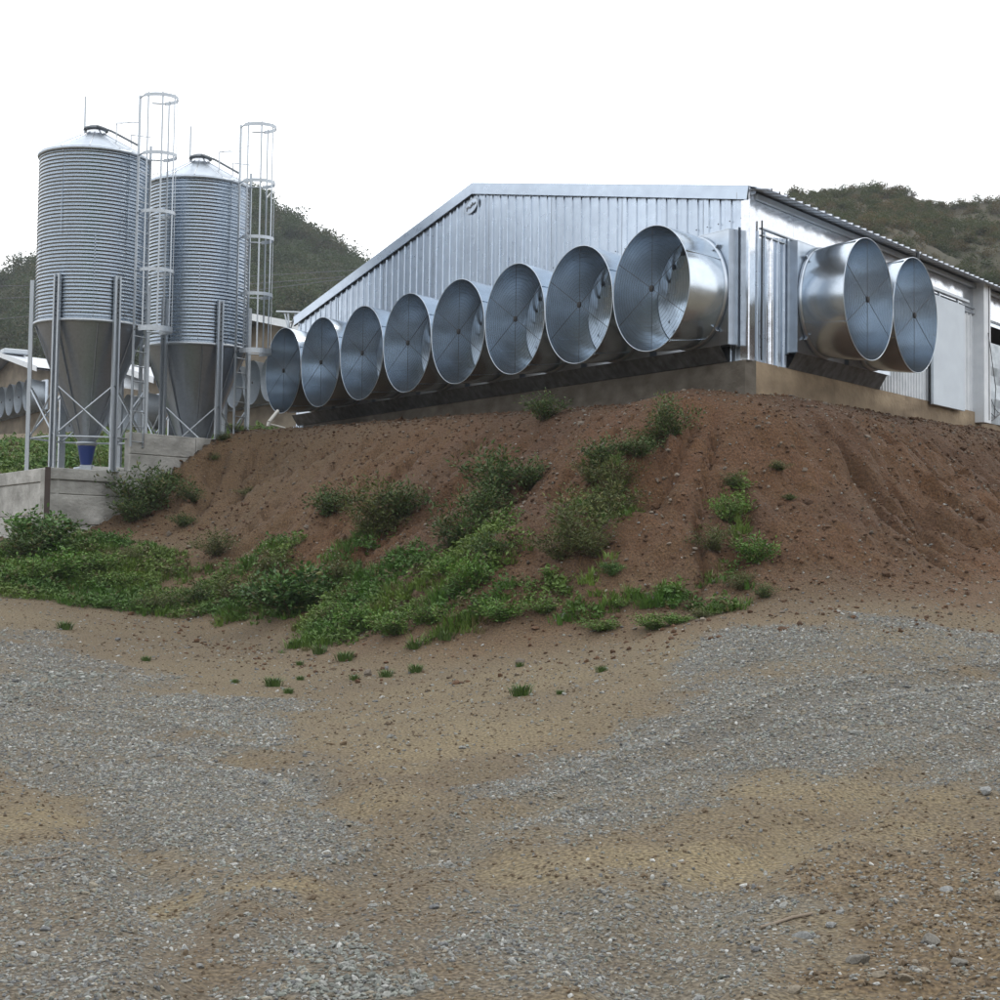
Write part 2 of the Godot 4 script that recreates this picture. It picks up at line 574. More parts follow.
func add_zone(strength: float, pts: Array) -> void:
	var poly := PackedVector2Array()
	for q in pts:
		var p := hit(q[0], minf(q[1], 1010))
		poly.append(Vector2(p.x, p.z))
	zones.append([strength, poly])

# crushed stone lies in worn tracks with ragged edges
func zone_at(x: float, z: float) -> float:
	var w := Vector2(x + 0.5 * nz.get_noise_2d(x * 45 + 11, z * 30) + 0.2 * nz.get_noise_2d(x * 160, z * 160), z + 0.9 * nz.get_noise_2d(x * 45, z * 30 + 90) + 0.3 * nz.get_noise_2d(x * 160 + 40, z * 160))
	var s := 0.0
	for q in zones:
		var poly: PackedVector2Array = q[1]
		var near := 1e9
		for i in poly.size():
			var c := Geometry2D.get_closest_point_to_segment(w, poly[i], poly[(i + 1) % poly.size()])
			near = minf(near, c.distance_to(w))
		if not Geometry2D.is_point_in_polygon(w, poly):
			near = -near
		s = maxf(s, q[0] * smoothstep(-0.35, 0.35, near))
	return s

func gravel_at(x: float, z: float) -> float:
	var g := zone_at(x, z)
	g = maxf(g, patch_at("coarse", x, z))
	g *= 1.0 - 0.9 * patch_at("tan", x, z)
	var n := nz.get_noise_2d(x * 34 + 70, z * 60) + 0.5 * nz.get_noise_2d(x * 110 + 7, z * 150 + 40)
	return clampf(g * 0.85 + 1.1 * n * g, 0, 1)

func make_terrain() -> void:
	var xs := spread([[-420, -60, 30], [-60, -30, 2.5], [-30, -14, 0.8], [-14, -8.5, 0.16], [-8.5, 8.5, 0.065], [8.5, 14, 0.16], [14, 30, 0.8], [30, 60, 2.5], [60, 420, 30]])
	var ds := spread([[-420, -40, 38], [-40, 2, 2], [2, 4.5, 0.2], [4.5, 12, 0.05], [12, 24, 0.09], [24, 34, 0.16], [34, 60, 0.6], [60, 110, 3], [110, 420, 31]])
	var mb := Mb.new()
	var nx := xs.size()
	var hs := PackedFloat32Array()
	for d in ds:
		for x in xs:
			hs.append(surface(x, -d))
	for j in ds.size():
		for i in nx:
			var i0 := maxi(i - 1, 0)
			var i1 := mini(i + 1, nx - 1)
			var j0 := maxi(j - 1, 0)
			var j1 := mini(j + 1, ds.size() - 1)
			var gx := (hs[j * nx + i1] - hs[j * nx + i0]) / (xs[i1] - xs[i0])
			var gz := -(hs[j1 * nx + i] - hs[j0 * nx + i]) / (ds[j1] - ds[j0])
			mb.v.append(Vector3(xs[i], hs[j * nx + i], -ds[j]))
			mb.n.append(Vector3(-gx, 1, -gz).normalized())
			mb.c.append(soil_color(xs[i], -ds[j]))
	for j in ds.size() - 1:
		for i in nx - 1:
			var o := j * nx + i
			mb.ix.append_array(PackedInt32Array([o, o + nx, o + 1, o + 1, o + nx, o + nx + 1]))
	var t := MeshInstance3D.new()
	t.name = "ground"
	t.mesh = mb.mesh()
	t.material_override = M.soil
	add_child(t)
	t.set_meta("kind", "structure")
	t.set_meta("label", "gravel and earth yard rising to a red earth bank")
	t.set_meta("category", "ground")

# ---------------------------------------------------------------- exhaust fans
func wall_frame(origin: Vector3, along: Vector3) -> Transform3D:
	return Transform3D(Basis(along, UP, along.cross(UP)), origin)

const TURN_OUT := Basis(Vector3(1, 0, 0), Vector3(0, 0, 1), Vector3(0, -1, 0))   # the lathe axis y turned to z, out of the wall

func make_fan() -> Node3D:
	var t := thing("exhaust_fan", "", "exhaust fan")
	var rb := 0.80
	var rm := 0.90
	var z0 := 0.20
	var z1 := 0.95
	var h := 0.82
	var mb := Mb.new()
	# housing: four sides and a front plate with a round hole
	mb.box(Vector3(-h, 0, z0 * 0.5), Vector3(0.012, 2 * h, z0)); mb.box(Vector3(h, 0, z0 * 0.5), Vector3(0.012, 2 * h, z0))
	mb.box(Vector3(0, h, z0 * 0.5), Vector3(2 * h - 0.02, 0.012, z0)); mb.box(Vector3(0, -h, z0 * 0.5), Vector3(2 * h - 0.02, 0.012, z0))
	for i in 48:
		var a := TAU * i / 48
		var b := TAU * (i + 1) / 48
		var pa := Vector3(cos(a), sin(a), 0)
		var pb := Vector3(cos(b), sin(b), 0)
		var qa := pa * (h - 0.008) / maxf(absf(pa.x), absf(pa.y))
		var qb := pb * (h - 0.008) / maxf(absf(pb.x), absf(pb.y))
		var zz := Vector3(0, 0, z0 - 0.004)
		mb.quad(pa * rb * 0.99 + zz, qa + zz, qb + zz, pb * rb * 0.99 + zz)
	part("housing", mb, M.galv, t)
	for sx in [-1.0, 1.0]:
		mb = Mb.new()
		mb.box(Vector3(sx * (h + 0.018), 0, 0.035), Vector3(0.05, 2 * h + 0.06, 0.05))
		part("flange", mb, M.galv, t)
	# the cone: inner and outer skins and a rolled lip
	mb = Mb.new()
	var outer := PackedVector2Array()
	var inner := PackedVector2Array()
	for i in 13:
		var s := i / 12.0
		var r := lerpf(rb, rm, s) + 0.012 * sin(s * PI)
		outer.append(Vector2(r + 0.003, lerpf(z0, z1, s)))
		inner.append(Vector2(r - 0.003, lerpf(z1, z0, 1.0 - s)))
	inner.reverse()
	mb.lathe(outer, 72, Vector3.ZERO, TURN_OUT)
	mb.lathe(inner, 72, Vector3.ZERO, TURN_OUT)
	var cone := part("cone", mb, M.fan, t)
	mb = Mb.new()
	var lip := PackedVector2Array()
	for i in 9:
		var w := TAU * i / 8
		lip.append(Vector2(rm + 0.006 * cos(w), z1 + 0.006 * sin(w)))
	mb.lathe(lip, 72, Vector3.ZERO, TURN_OUT)
	part("lip", mb, M.galv, cone)
	for k in 4:
		mb = Mb.new()
		var w := 0.5 + TAU * k / 4
		var o := Vector3(cos(w), sin(w), 0)
		var a := o * (rb + 0.005) + Vector3(0, 0, z0 + 0.02)
		var b := o * (rm + 0.005) + Vector3(0, 0, z1 - 0.01)
		var ax := (b - a).normalized()
		var bs := Basis(ax.cross(o).normalized(), o, ax)
		mb.box((a + b) * 0.5 + o * 0.006, Vector3(0.022, 0.014, (b - a).length()), bs)
		part("seam", mb, M.fan, cone)
	mb = Mb.new()
	mb.lathe(PackedVector2Array([Vector2(rb + 0.004, z0), Vector2(rb + 0.03, z0 + 0.004), Vector2(rb + 0.034, z0 + 0.03), Vector2(rb + 0.028, z0 + 0.055), Vector2(rb + 0.008, z0 + 0.06)]), 64, Vector3.ZERO, TURN_OUT)
	part("base_ring", mb, M.galv, t)
	for k in 4:
		mb = Mb.new()
		var w := PI / 4 + TAU * k / 4
		mb.bev(Vector3(cos(w) * (rb + 0.05), sin(w) * (rb + 0.05), z0 + 0.03), Vector3(0.07, 0.03, 0.05), 0.006, Basis(Vector3(0, 0, 1), w))
		part("clip", mb, M.galv, t)
	# throat and closed shutter
	mb = Mb.new()
	mb.lathe(PackedVector2Array([Vector2(rb - 0.012, z0 + 0.01), Vector2(rb - 0.016, 0.02)]), 48, Vector3.ZERO, TURN_OUT)
	part("throat", mb, M.galv, t)
	for k in 9:
		mb = Mb.new()
		var y := -0.72 + k * 0.18
		var half := sqrt(maxf(0.0, 0.62 - y * y))
		if half < 0.1:
			continue
		mb.box(Vector3(0, y, 0.045), Vector3(2 * half, 0.185, 0.006), Basis(Vector3(1, 0, 0), 0.16))
		part("shutter_slat", mb, M.fan, t)
	# wire guard over the mouth: spokes that meet at the hub, and rings
	mb = Mb.new()
	for k in 6:
		var w := PI / 2 + TAU * k / 6
		mb.tube(Vector3(0, 0, z1 - 0.026), Vector3(cos(w) * rm, sin(w) * rm, z1 - 0.026), 0.0045, 5)
	var guard := part("guard", mb, M.wire, t)
	for k in 14:
		mb = Mb.new()
		var r := 0.09 + k * 0.058
		for i in 36:
			mb.tube(Vector3(cos(TAU * i / 36), sin(TAU * i / 36), 0) * r + Vector3(0, 0, z1 - 0.02), Vector3(cos(TAU * (i + 1) / 36), sin(TAU * (i + 1) / 36), 0) * r + Vector3(0, 0, z1 - 0.02), 0.0019, 3, -1.0, false)
		part("ring", mb, M.wire, guard)
	mb = Mb.new()
	mb.lathe(PackedVector2Array([Vector2(0.0, z1 - 0.005), Vector2(0.045, z1 - 0.006), Vector2(0.05, z1 - 0.03), Vector2(0.0, z1 - 0.035)]), 16, Vector3.ZERO, TURN_OUT)
	part("hub", mb, M.dark, guard)
	return t

# ---------------------------------------------------------------- the near poultry house
const HALF := 7.56
const WALL := 2.38
const RISE := 1.50

func roof_y(u: float) -> float:
	# height of the roof line above the siding foot, u metres along the gable
	return WALL + RISE * (1.0 - absf(u - HALF) / HALF)

func make_house() -> void:
	var t := thing("poultry_house", "long poultry house clad in bare ribbed metal on a concrete base above the earth bank", "building", Transform3D(Basis.IDENTITY, CORNER - UP * 0.5))
	var g := Transform3D(Basis(-GAB, UP, GAB_N), UP * 0.5)         # gable frame: x runs from -15.1 (far end) to 0 (corner)
	var s := Transform3D(Basis(SID, UP, SID_N), UP * 0.5)          # long wall frame: x runs from 0 at the corner
	var wide := HALF * 2
	var mb: Mb
	# gable cladding, one sheet after another
	var tones := [M.siding, mat_tone(M.siding, 0.95), mat_tone(M.siding, 1.05)]
	var n := 15
	for k in n:
		mb = Mb.new()
		var x1 := -k * wide / n
		var x0 := -(k + 1) * wide / n
		mb.ribs(x0, x1, 0.252, 0.020, 0.018, func(_x): return -0.03 + (0.012 if k % 2 else 0.0), func(x): return roof_y(-x) - 0.03, 0.004 * (k % 2))
		part("siding_sheet", mb, tones[(k * 7) % 3], t, g)
	# screws in rows across the sheets
	mb = Mb.new()
	for k in 60:
		for yy in [0.9, 2.0]:
			mb.box(Vector3(-0.12 - k * 0.252, yy, 0.034), Vector3(0.014, 0.014, 0.012))
	part("screw_row", mb, M.wire, t, g).set_meta("kind", "stuff")
	# barge flashings
	for side in 2:
		mb = Mb.new()
		var a := Vector3(0, WALL, 0)
		var b := Vector3(-HALF, WALL + RISE, 0)
		if side == 1:
			a = Vector3(-HALF, WALL + RISE, 0)
			b = Vector3(-wide, WALL, 0)
		var ax := (b - a).normalized()
		if side == 0:
			a -= ax * 0.06
		else:
			b += ax * 0.10
		var bs := Basis(ax, ax.cross(Vector3(0, 0, -1)), Vector3(0, 0, -1))
		bs = Basis(ax, Vector3(0, 0, 1).cross(ax), Vector3(0, 0, 1))
		var dn := -bs.y if bs.y.y > 0 else bs.y
		var m := (a + b) * 0.5
		var ln := (b - a).length()
		mb.bev(m + dn * 0.035 + Vector3(0, 0, 0.062), Vector3(ln, 0.20, 0.014), 0.004, bs)
		mb.bev(m - dn * 0.055 + Vector3(0, 0, -0.055), Vector3(ln, 0.014, 0.25), 0.004, bs)
		part("barge_flashing", mb, M.siding, t, g)
		# little brackets under the flashing
		mb = Mb.new()
		var q := 0.2
		while q < ln:
			mb.box(a + ax * q + dn * 0.135 + Vector3(0, 0, 0.045), Vector3(0.16, 0.022, 0.03), bs)
			q += 0.252
		part("closure_strip", mb, M.wire, t, g).set_meta("kind", "stuff")
	# corner flashing
	mb = Mb.new()
	mb.box(Vector3(-0.03, WALL * 0.5 - 0.0, 0.034), Vector3(0.18, WALL + 0.06, 0.010))
	part("corner_flashing", mb, M.sheet, t, g)
	mb = Mb.new()
	mb.box(Vector3(0.035, WALL * 0.5 - 0.003, 0.034), Vector3(0.19, WALL + 0.06, 0.010))
	part("corner_flashing", mb, M.sheet, t, s)
	# skirt under the fans on the gable
	mb = Mb.new()
	mb.quad(Vector3(-14.9, -0.02, 0.07), Vector3(-0.36, -0.02, 0.07), Vector3(-0.36, 0.20, 0.21), Vector3(-14.9, 0.20, 0.21))
	mb.quad(Vector3(-0.36, -0.02, 0.02), Vector3(-14.9, -0.02, 0.02), Vector3(-14.9, 0.20, 0.02), Vector3(-0.36, 0.20, 0.02))
	mb.quad(Vector3(-14.9, -0.02, 0.02), Vector3(-0.36, -0.02, 0.02), Vector3(-0.36, -0.02, 0.07), Vector3(-14.9, -0.02, 0.07))
	part("skirt", mb, M.skirt, t, g)
	# concrete base; the gable side has the shade of the fans in its colour
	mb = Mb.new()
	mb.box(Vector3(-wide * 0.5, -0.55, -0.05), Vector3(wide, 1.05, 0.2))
	part("concrete_base", mb, M.conc_shaded, t, g)
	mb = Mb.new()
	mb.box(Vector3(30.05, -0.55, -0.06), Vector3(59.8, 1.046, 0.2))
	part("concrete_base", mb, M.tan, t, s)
	# far end of the gable: stub of cladding down to the ground
	mb = Mb.new()
	mb.ribs(-wide, -wide + 0.5, 0.13, 0.02, 0.02, func(_x): return -0.60, func(_x): return -0.03, 0.07)
	part("siding_sheet", mb, M.siding, t, g)
	# ---- long wall
	# smooth wavy sheets above, ribbed sheets beside the fans
	for k in 8:
		mb = Mb.new()
		var a := 0.05 + k * 1.35
		var b := a + 1.346
		if k == 7:
			b = 60.0
		mb.box(Vector3((a + b) * 0.5, 2.06, 0.0), Vector3(b - a, 0.62, 0.02))
		part("upper_sheet", mb, M.sheet, t, s)
	mb = Mb.new()
	mb.box(Vector3(4.6, 0.88, -0.012), Vector3(9.1, 1.76, 0.02))
	part("wall_sheet", mb, M.sheet, t, s)
	for k in 5:
		mb = Mb.new()
		var a := 0.13 + k * 0.208
		mb.ribs(a, a + 0.206, 0.206, 0.022, 0.030, func(_x): return -0.03 - 0.015 * (k % 2), func(_x): return 1.84 + 0.03 * sin(k * 2.1), 0.006 + 0.002 * k)
		part("siding_sheet", mb, tones[k % 3] if k != 2 else M.sheet, t, s)
	mb = Mb.new()
	mb.box(Vector3(0.31, 1.0, 0.05), Vector3(0.014, 2.0, 0.02))
	part("downpipe", mb, M.wire, t, s)
	# trim rails under the eave
	for yy in [1.80, 1.90]:
		mb = Mb.new()
		mb.bev(Vector3(4.7 + 0.0, yy, 0.028), Vector3(8.7, 0.022, 0.03), 0.004)
		part("trim_rail", mb, M.steel, t, s)
	# skirt under the two fans
	mb = Mb.new()
	mb.quad(Vector3(1.15, -0.03, 0.05), Vector3(4.47, -0.03, 0.05), Vector3(4.47, 0.20, 0.19), Vector3(1.15, 0.20, 0.19))
	mb.quad(Vector3(4.47, -0.03, 0.0), Vector3(4.47, -0.03, 0.05), Vector3(4.47, 0.2, 0.19), Vector3(4.47, 0.2, 0.0))
	part("skirt", mb, M.skirt, t, s)
	# ribbed sheets further on, the sliding door, the white post
	for k in 3:
		mb = Mb.new()
		var a := 4.62 + k * 0.74
		mb.ribs(a, a + 0.736, 0.123, 0.018, 0.02, func(_x): return -0.02, func(_x): return 1.78, 0.008 + 0.003 * (k % 2))
		part("siding_sheet", mb, M.white, t, s)
	mb = Mb.new()
	mb.ribs(8.30, 9.05, 0.19, 0.022, 0.02, func(_x): return -0.02, func(_x): return 1.78, 0.008)
	part("siding_sheet", mb, M.white, t, s)
	mb = Mb.new()
	mb.bev(Vector3(7.34, 0.87, 0.13), Vector3(1.52, 1.92, 0.05), 0.006)
	var door := part("sliding_door", mb, M.door, t, s)
	mb = Mb.new()
	mb.box(Vector3(6.60, 0.87, 0.09), Vector3(0.03, 1.90, 0.03))
	part("edge_strip", mb, M.wire, door)
	for xx in [6.9, 7.8]:
		mb = Mb.new()
		mb.bev(Vector3(xx, 1.87, 0.13), Vector3(0.05, 0.10, 0.04), 0.006)
		part("hanger", mb, M.steel, door)
	mb = Mb.new()
	mb.bev(Vector3(7.1, 1.93, 0.13), Vector3(2.4, 0.06, 0.08), 0.01)
	part("door_rail", mb, M.steel, t, s)
	mb = Mb.new()
	mb.bev(Vector3(9.10, 1.08, 0.11), Vector3(0.36, 2.62, 0.22), 0.008)
	var post := part("post", mb, M.white, t, s)
	mb = Mb.new()
	mb.box(Vector3(9.17, 1.08, 0.222), Vector3(0.02, 2.5, 0.012))
	part("groove_strip", mb, M.wire, post)
	mb = Mb.new()
	mb.pipe(PackedVector3Array([Vector3(9.08, 1.45, 0.24), Vector3(9.25, 0.95, 0.25), Vector3(9.45, 0.45, 0.25), Vector3(9.62, -0.1, 0.16)]), 0.008, 5)
	part("cable", mb, M.cable, post)
	# side opening with its curtain
	for k in 12:
		mb = Mb.new()
		mb.bev(Vector3(9.72 + k * 1.2, 1.45, -0.03), Vector3(0.07, 0.9, 0.07), 0.006)
		part("opening_post", mb, M.white, t, s)
	mb = Mb.new()
	mb.bev(Vector3(34.8, 1.34, -0.0), Vector3(50.5, 0.06, 0.06), 0.006)
	part("curtain_rail", mb, M.steel, t, s)
	mb = Mb.new()
	var nxx := 160
	for i in nxx:
		for j in 10:
			var f := func(ii: int, jj: int) -> Vector3:
				var x := 9.52 + ii * 0.06
				var y := -0.18 + jj * 0.152
				return Vector3(x, y, 0.06 + 0.07 * nz.get_noise_2d(x * 90, y * 60) + 0.075 * nz.get_noise_2d(x * 60 + y * 90, y * 260))
			mb.quad(f.call(i, j), f.call(i + 1, j), f.call(i + 1, j + 1), f.call(i, j + 1))
	part("curtain", mb, M.curtain, t, s)
	for k in 3:
		mb = Mb.new()
		var ps := PackedVector3Array()
		for i in 12:
			ps.append(Vector3(9.55 + i * 0.12, 0.25 - k * 0.13 - 0.30 * sin(i * 0.5 + k) * 0.5 - i * 0.02, 0.13))
		mb.pipe(ps, 0.007, 5)
		part("curtain_rope", mb, M.cable, t, s)
	mb = Mb.new()
	mb.box(Vector3(34.8, 1.75, 0.0), Vector3(50.9, 0.12, 0.02))
	part("upper_sheet", mb, M.fan, t, s)
	# ---- roof: ribbed sheets from the eave to the ridge, on both slopes
	var over := 0.42
	for side in 2:
		var lo_u := -over if side == 0 else wide + over
		var slope := RISE / HALF
		for k in 24:
			mb = Mb.new()
			var len := 1.0 if k < 23 else 37.0
			var a := -0.03 + k * 1.0
			# ribs run up the slope: x along the wall, the foot at the eave, the head at the ridge
			var xs := PackedVector2Array()
			var nr := int(len * 4)
			for i in nr:
				var m := a + (i + 0.5) * 0.25
				xs.append_array(PackedVector2Array([Vector2(m - 0.125, 0), Vector2(m - 0.03, 0), Vector2(m - 0.016, 0.035), Vector2(m + 0.016, 0.035), Vector2(m + 0.03, 0)]))
			xs.append(Vector2(a + len, 0))
			for i in xs.size() - 1:
				var e0 := SID * xs[i].x + GAB * lo_u + UP * (WALL - over * slope + 0.02 + xs[i].y)
				var e1 := SID * xs[i + 1].x + GAB * lo_u + UP * (WALL - over * slope + 0.02 + xs[i + 1].y)
				var r0 := SID * xs[i].x + GAB * HALF + UP * (WALL + RISE + 0.02 + xs[i].y)
				var r1 := SID * xs[i + 1].x + GAB * HALF + UP * (WALL + RISE + 0.02 + xs[i + 1].y)
				if side == 0:
					mb.quad(e0, e1, r1, r0)
				else:
					mb.quad(e1, e0, r0, r1)
			part("roof_sheet", mb, M.roof, t, Transform3D(Basis.IDENTITY, UP * 0.5))
	# eave: purlins under the sheets and a dark gutter board
	mb = Mb.new()
	for u in [-0.05, 1.4, 2.8]:
		var yy: float = WALL + u * RISE / HALF - 0.06
		var ln := 60.0
		mb.box(SID * (ln * 0.5 + 0.15) + GAB * u + UP * yy, Vector3(ln, 0.08, 0.05), Basis(SID, UP, SID_N))
	part("purlin", mb, M.steel, t, Transform3D(Basis.IDENTITY, UP * 0.5)).set_meta("kind", "stuff")
	mb = Mb.new()
	mb.bev(Vector3(29.9, WALL - 0.05, -0.10), Vector3(59.8, 0.10, 0.2), 0.006)
	part("eave_plate", mb, M.steel, t, s)
	mb = Mb.new()
	mb.tube(Vector3(5.3, 2.12, 0.38), Vector3(5.3, 2.34, 0.38), 0.03, 8)
	mb.bev(Vector3(5.3, 2.08, 0.38), Vector3(0.13, 0.09, 0.10), 0.01)
	part("eave_lamp", mb, M.wire, t, s)
	mb = Mb.new()
	mb.bev(Vector3(3.0, 1.98, 0.16), Vector3(0.16, 0.13, 0.12), 0.012)
	part("junction_box", mb, M.steel, t, s)
	# bracket on the far eave
	mb = Mb.new()
	var e := Vector3(-wide, WALL, 0)
	mb.tube(e + Vector3(0.1, 0.12, 0), e + Vector3(-0.95, 0.26, 0.1), 0.028, 6)
	mb.tube(e + Vector3(-0.45, 0.20, 0.05), e + Vector3(-0.35, -0.30, 0.05), 0.022, 6)
	mb.tube(e + Vector3(-0.62, 0.20, 0.06), e + Vector3(-0.36, -0.28, 0.05), 0.018, 6)
	mb.tube(e + Vector3(-0.1, 0.14, 0.02), e + Vector3(-0.36, -0.28, 0.05), 0.018, 6)
	part("eave_bracket", mb, M.steel, t, g)
	# back walls, so that the house is closed
	mb = Mb.new()
	mb.box(GAB * wide + SID * 30.2 + UP * WALL * 0.5, Vector3(60.0, WALL, 0.1), Basis(SID, UP, SID_N))
	part("back_wall", mb, M.siding, t, Transform3D(Basis.IDENTITY, UP * 0.5))

	mb = Mb.new()
	mb.box(SID * 60.2 + GAB * HALF + UP * (WALL * 0.5 + 0.6), Vector3(wide, WALL + 1.4, 0.1), Basis(-GAB, UP, GAB_N))
	part("end_wall", mb, M.siding, t, Transform3D(Basis.IDENTITY, UP * 0.5))
	# emblem on the gable
	var em := thing("emblem_sign", "small oval maker's emblem high on the gable under the flashing", "sign", Transform3D(g.basis, CORNER) * Transform3D(Basis(Vector3(0, 0, 1), 0.25), Vector3(-7.62, 3.53, 0.03)))
	mb = Mb.new()
	for i in 40:
		var a := TAU * i / 40
		var b := TAU * (i + 1) / 40
		mb.quad(Vector3(cos(a) * 0.24, sin(a) * 0.125, 0.004), Vector3(cos(b) * 0.24, sin(b) * 0.125, 0.004), Vector3(cos(b) * 0.24, sin(b) * 0.125, 0.012), Vector3(cos(a) * 0.24, sin(a) * 0.125, 0.012))
		mb.tri(Vector3(0, 0, 0.012), Vector3(cos(a) * 0.24, sin(a) * 0.125, 0.012), Vector3(cos(b) * 0.24, sin(b) * 0.125, 0.012))
	part("plate", mb, M.siding, em)
	mb = Mb.new()
	for i in 40:
		var a := TAU * i / 40
		var b := TAU * (i + 1) / 40
		mb.quad(Vector3(cos(a) * 0.225, sin(a) * 0.112, 0.015), Vector3(cos(a) * 0.24, sin(a) * 0.125, 0.015), Vector3(cos(b) * 0.24, sin(b) * 0.125, 0.015), Vector3(cos(b) * 0.225, sin(b) * 0.112, 0.015))
	part("rim", mb, M.steel, em)
	for k in 7:
		mb = Mb.new()
		mb.box(Vector3(-0.15 + k * 0.05, 0.0 + 0.012 * sin(k * 2.0), 0.016), Vector3(0.028, 0.055 + 0.02 * cos(k * 1.7), 0.006), Basis(Vector3(0, 0, 1), -0.25))
		part("lettering", mb, M.skirt, em)

func mat_tone(m: StandardMaterial3D, k: float) -> StandardMaterial3D:
	var c: StandardMaterial3D = m.duplicate()
	var l := m.albedo_color.srgb_to_linear()
	c.albedo_color = Color(l.r * k, l.g * k, l.b * k).linear_to_srgb()
	return c

func place_fans() -> void:
	var proto := make_fan()
	var g := Basis(-GAB, UP, GAB_N)
	var s := Basis(SID, UP, SID_N)
	var words := ["galvanised cone fan on the gable, first from the ribbed corner", "galvanised cone fan on the gable, second from the ribbed corner", "galvanised cone fan on the gable, third from the ribbed corner", "galvanised cone fan on the gable, fourth from the ribbed corner",
		"galvanised cone fan on the gable, fifth from the ribbed corner", "galvanised cone fan on the gable, third from the silo end", "galvanised cone fan on the gable, second from the silo end", "last galvanised cone fan on the gable, beside the silos"]
	for i in 8:
		var xf := Transform3D(g, CORNER + GAB * (1.016 + i * 1.8208) + UP * 1.0253)
		if i == 0:
			proto.transform = xf
			proto.set_meta("label", words[0]); proto.set_meta("group", "fans in a row on the gable")
		else:
			# each fan sits turned a little differently on its axis
			copy(proto, "exhaust_fan", xf * Transform3D(Basis(Vector3(0, 0, 1), TAU * ((i * 5) % 6) / 6.0 * 0.0), Vector3.ZERO), words[i], "fans in a row on the gable")
	var skins := [M.fan, mat_tone(M.fan, 0.93), mat_tone(M.fan, 1.05), mat_tone(M.fan, 0.97)]
	var nth := 0
	for o in get_children():
		if o.get_meta("category", "") == "exhaust fan":
			o.get_node("cone").material_override = skins[(nth * 3) % 4]
			nth += 1
	for j in 2:
		copy(proto, "exhaust_fan", Transform3D(s, CORNER + SID * (1.976 + j * 1.80) + UP * 1.0253), ["galvanised cone fan on the long wall, beside the ribbed corner", "galvanised cone fan on the long wall, beside the white sliding door"][j], "fans on the long wall")

func setup_patches() -> void:
	for q in [[[1100, 690], [920, 715], [780, 765], [620, 835], [500, 910], [430, 1010]], [[-80, 700], [60, 735], [180, 785], [290, 850], [380, 930], [430, 1010]]]:
		var t := PackedVector2Array()
		for k in q:
			var p := hit(k[0], k[1])
			t.append(Vector2(p.x, p.z))
		tracks.append(t)
	add_zone(1.0, [[-60, 625], [40, 632], [110, 665], [190, 690], [270, 705], [310, 740], [300, 790], [345, 830], [330, 862], [230, 850], [130, 832], [70, 790], [0, 770], [-60, 770]])
	add_zone(1.0, [[1080, 625], [900, 622], [800, 620], [715, 632], [690, 665], [670, 700], [560, 745], [490, 790], [515, 832], [640, 815], [760, 790], [880, 770], [960, 792], [1080, 770]])
	add_zone(0.55, [[330, 860], [450, 830], [560, 850], [640, 880], [780, 890], [860, 900], [800, 960], [640, 1010], [450, 1010], [400, 930]])
	add_zone(0.5, [[-40, 850], [90, 840], [200, 860], [250, 900], [230, 940], [180, 1010], [-40, 1010]])
	add_zone(0.9, [[230, 1010], [240, 960], [290, 930], [350, 935], [400, 970], [420, 1010]])
	for q in [[310, 968, 72, 34, 1.0], [20, 690, 40, 18, 0.8], [225, 985, 55, 14, 0.8]]:
		add_patch("coarse", q[0], q[1], q[2], q[3], q[4])
	for q in [[50, 822, 60, 14, 1.0], [150, 895, 40, 18, 0.9], [270, 885, 60, 13, 0.9], [690, 850, 120, 20, 1.0], [540, 860, 70, 13, 0.8], [850, 830, 90, 16, 0.7], [430, 745, 140, 20, 0.8], [380, 800, 90, 14, 0.7], [860, 785, 100, 11, 0.7], [480, 690, 120, 18, 0.5], [940, 640, 100, 10, 0.5]]:
		add_patch("tan", q[0], q[1], q[2], q[3], q[4])
	for q in [[930, 930, 120, 75, 1.0], [830, 985, 90, 22, 1.0], [25, 900, 70, 45, 0.5], [1010, 880, 60, 45, 1.0]]:
		add_patch("rough", q[0], q[1], q[2], q[3], q[4])
	for q in [[60, 570, 110, 30, 1.0], [200, 600, 90, 20, 0.55], [300, 585, 70, 16, 0.6], [400, 605, 110, 24, 1.0], [520, 605, 80, 18, 1.0], [640, 612, 90, 14, 0.9], [720, 606, 40, 8, 0.7], [130, 590, 80, 22, 0.7], [360, 600, 60, 22, 0.9], [460, 575, 40, 14, 0.4], [735, 585, 30, 18, 0.7], [730, 530, 16, 30, 0.45], [600, 500, 30, 30, 0.3], [330, 560, 60, 10, 0.25]]:
		add_patch("grass", q[0], q[1], q[2], q[3], q[4])

# ---------------------------------------------------------------- silos and their yard
var pad_corner := Vector3.ZERO
var pad_y := 0.0

func setup_pad() -> void:
	pad_corner = at(48, 467, 29.0)
	pad_y = pad_corner.y
	for q in [Vector2(0.06, 0.06), Vector2(5.2, 0.06), Vector2(5.2, 5.8), Vector2(0.06, 5.8)]:
		var p: Vector3 = pad_corner + SID * q.x + GAB * q.y
		pad_poly.append(Vector2(p.x, p.z))

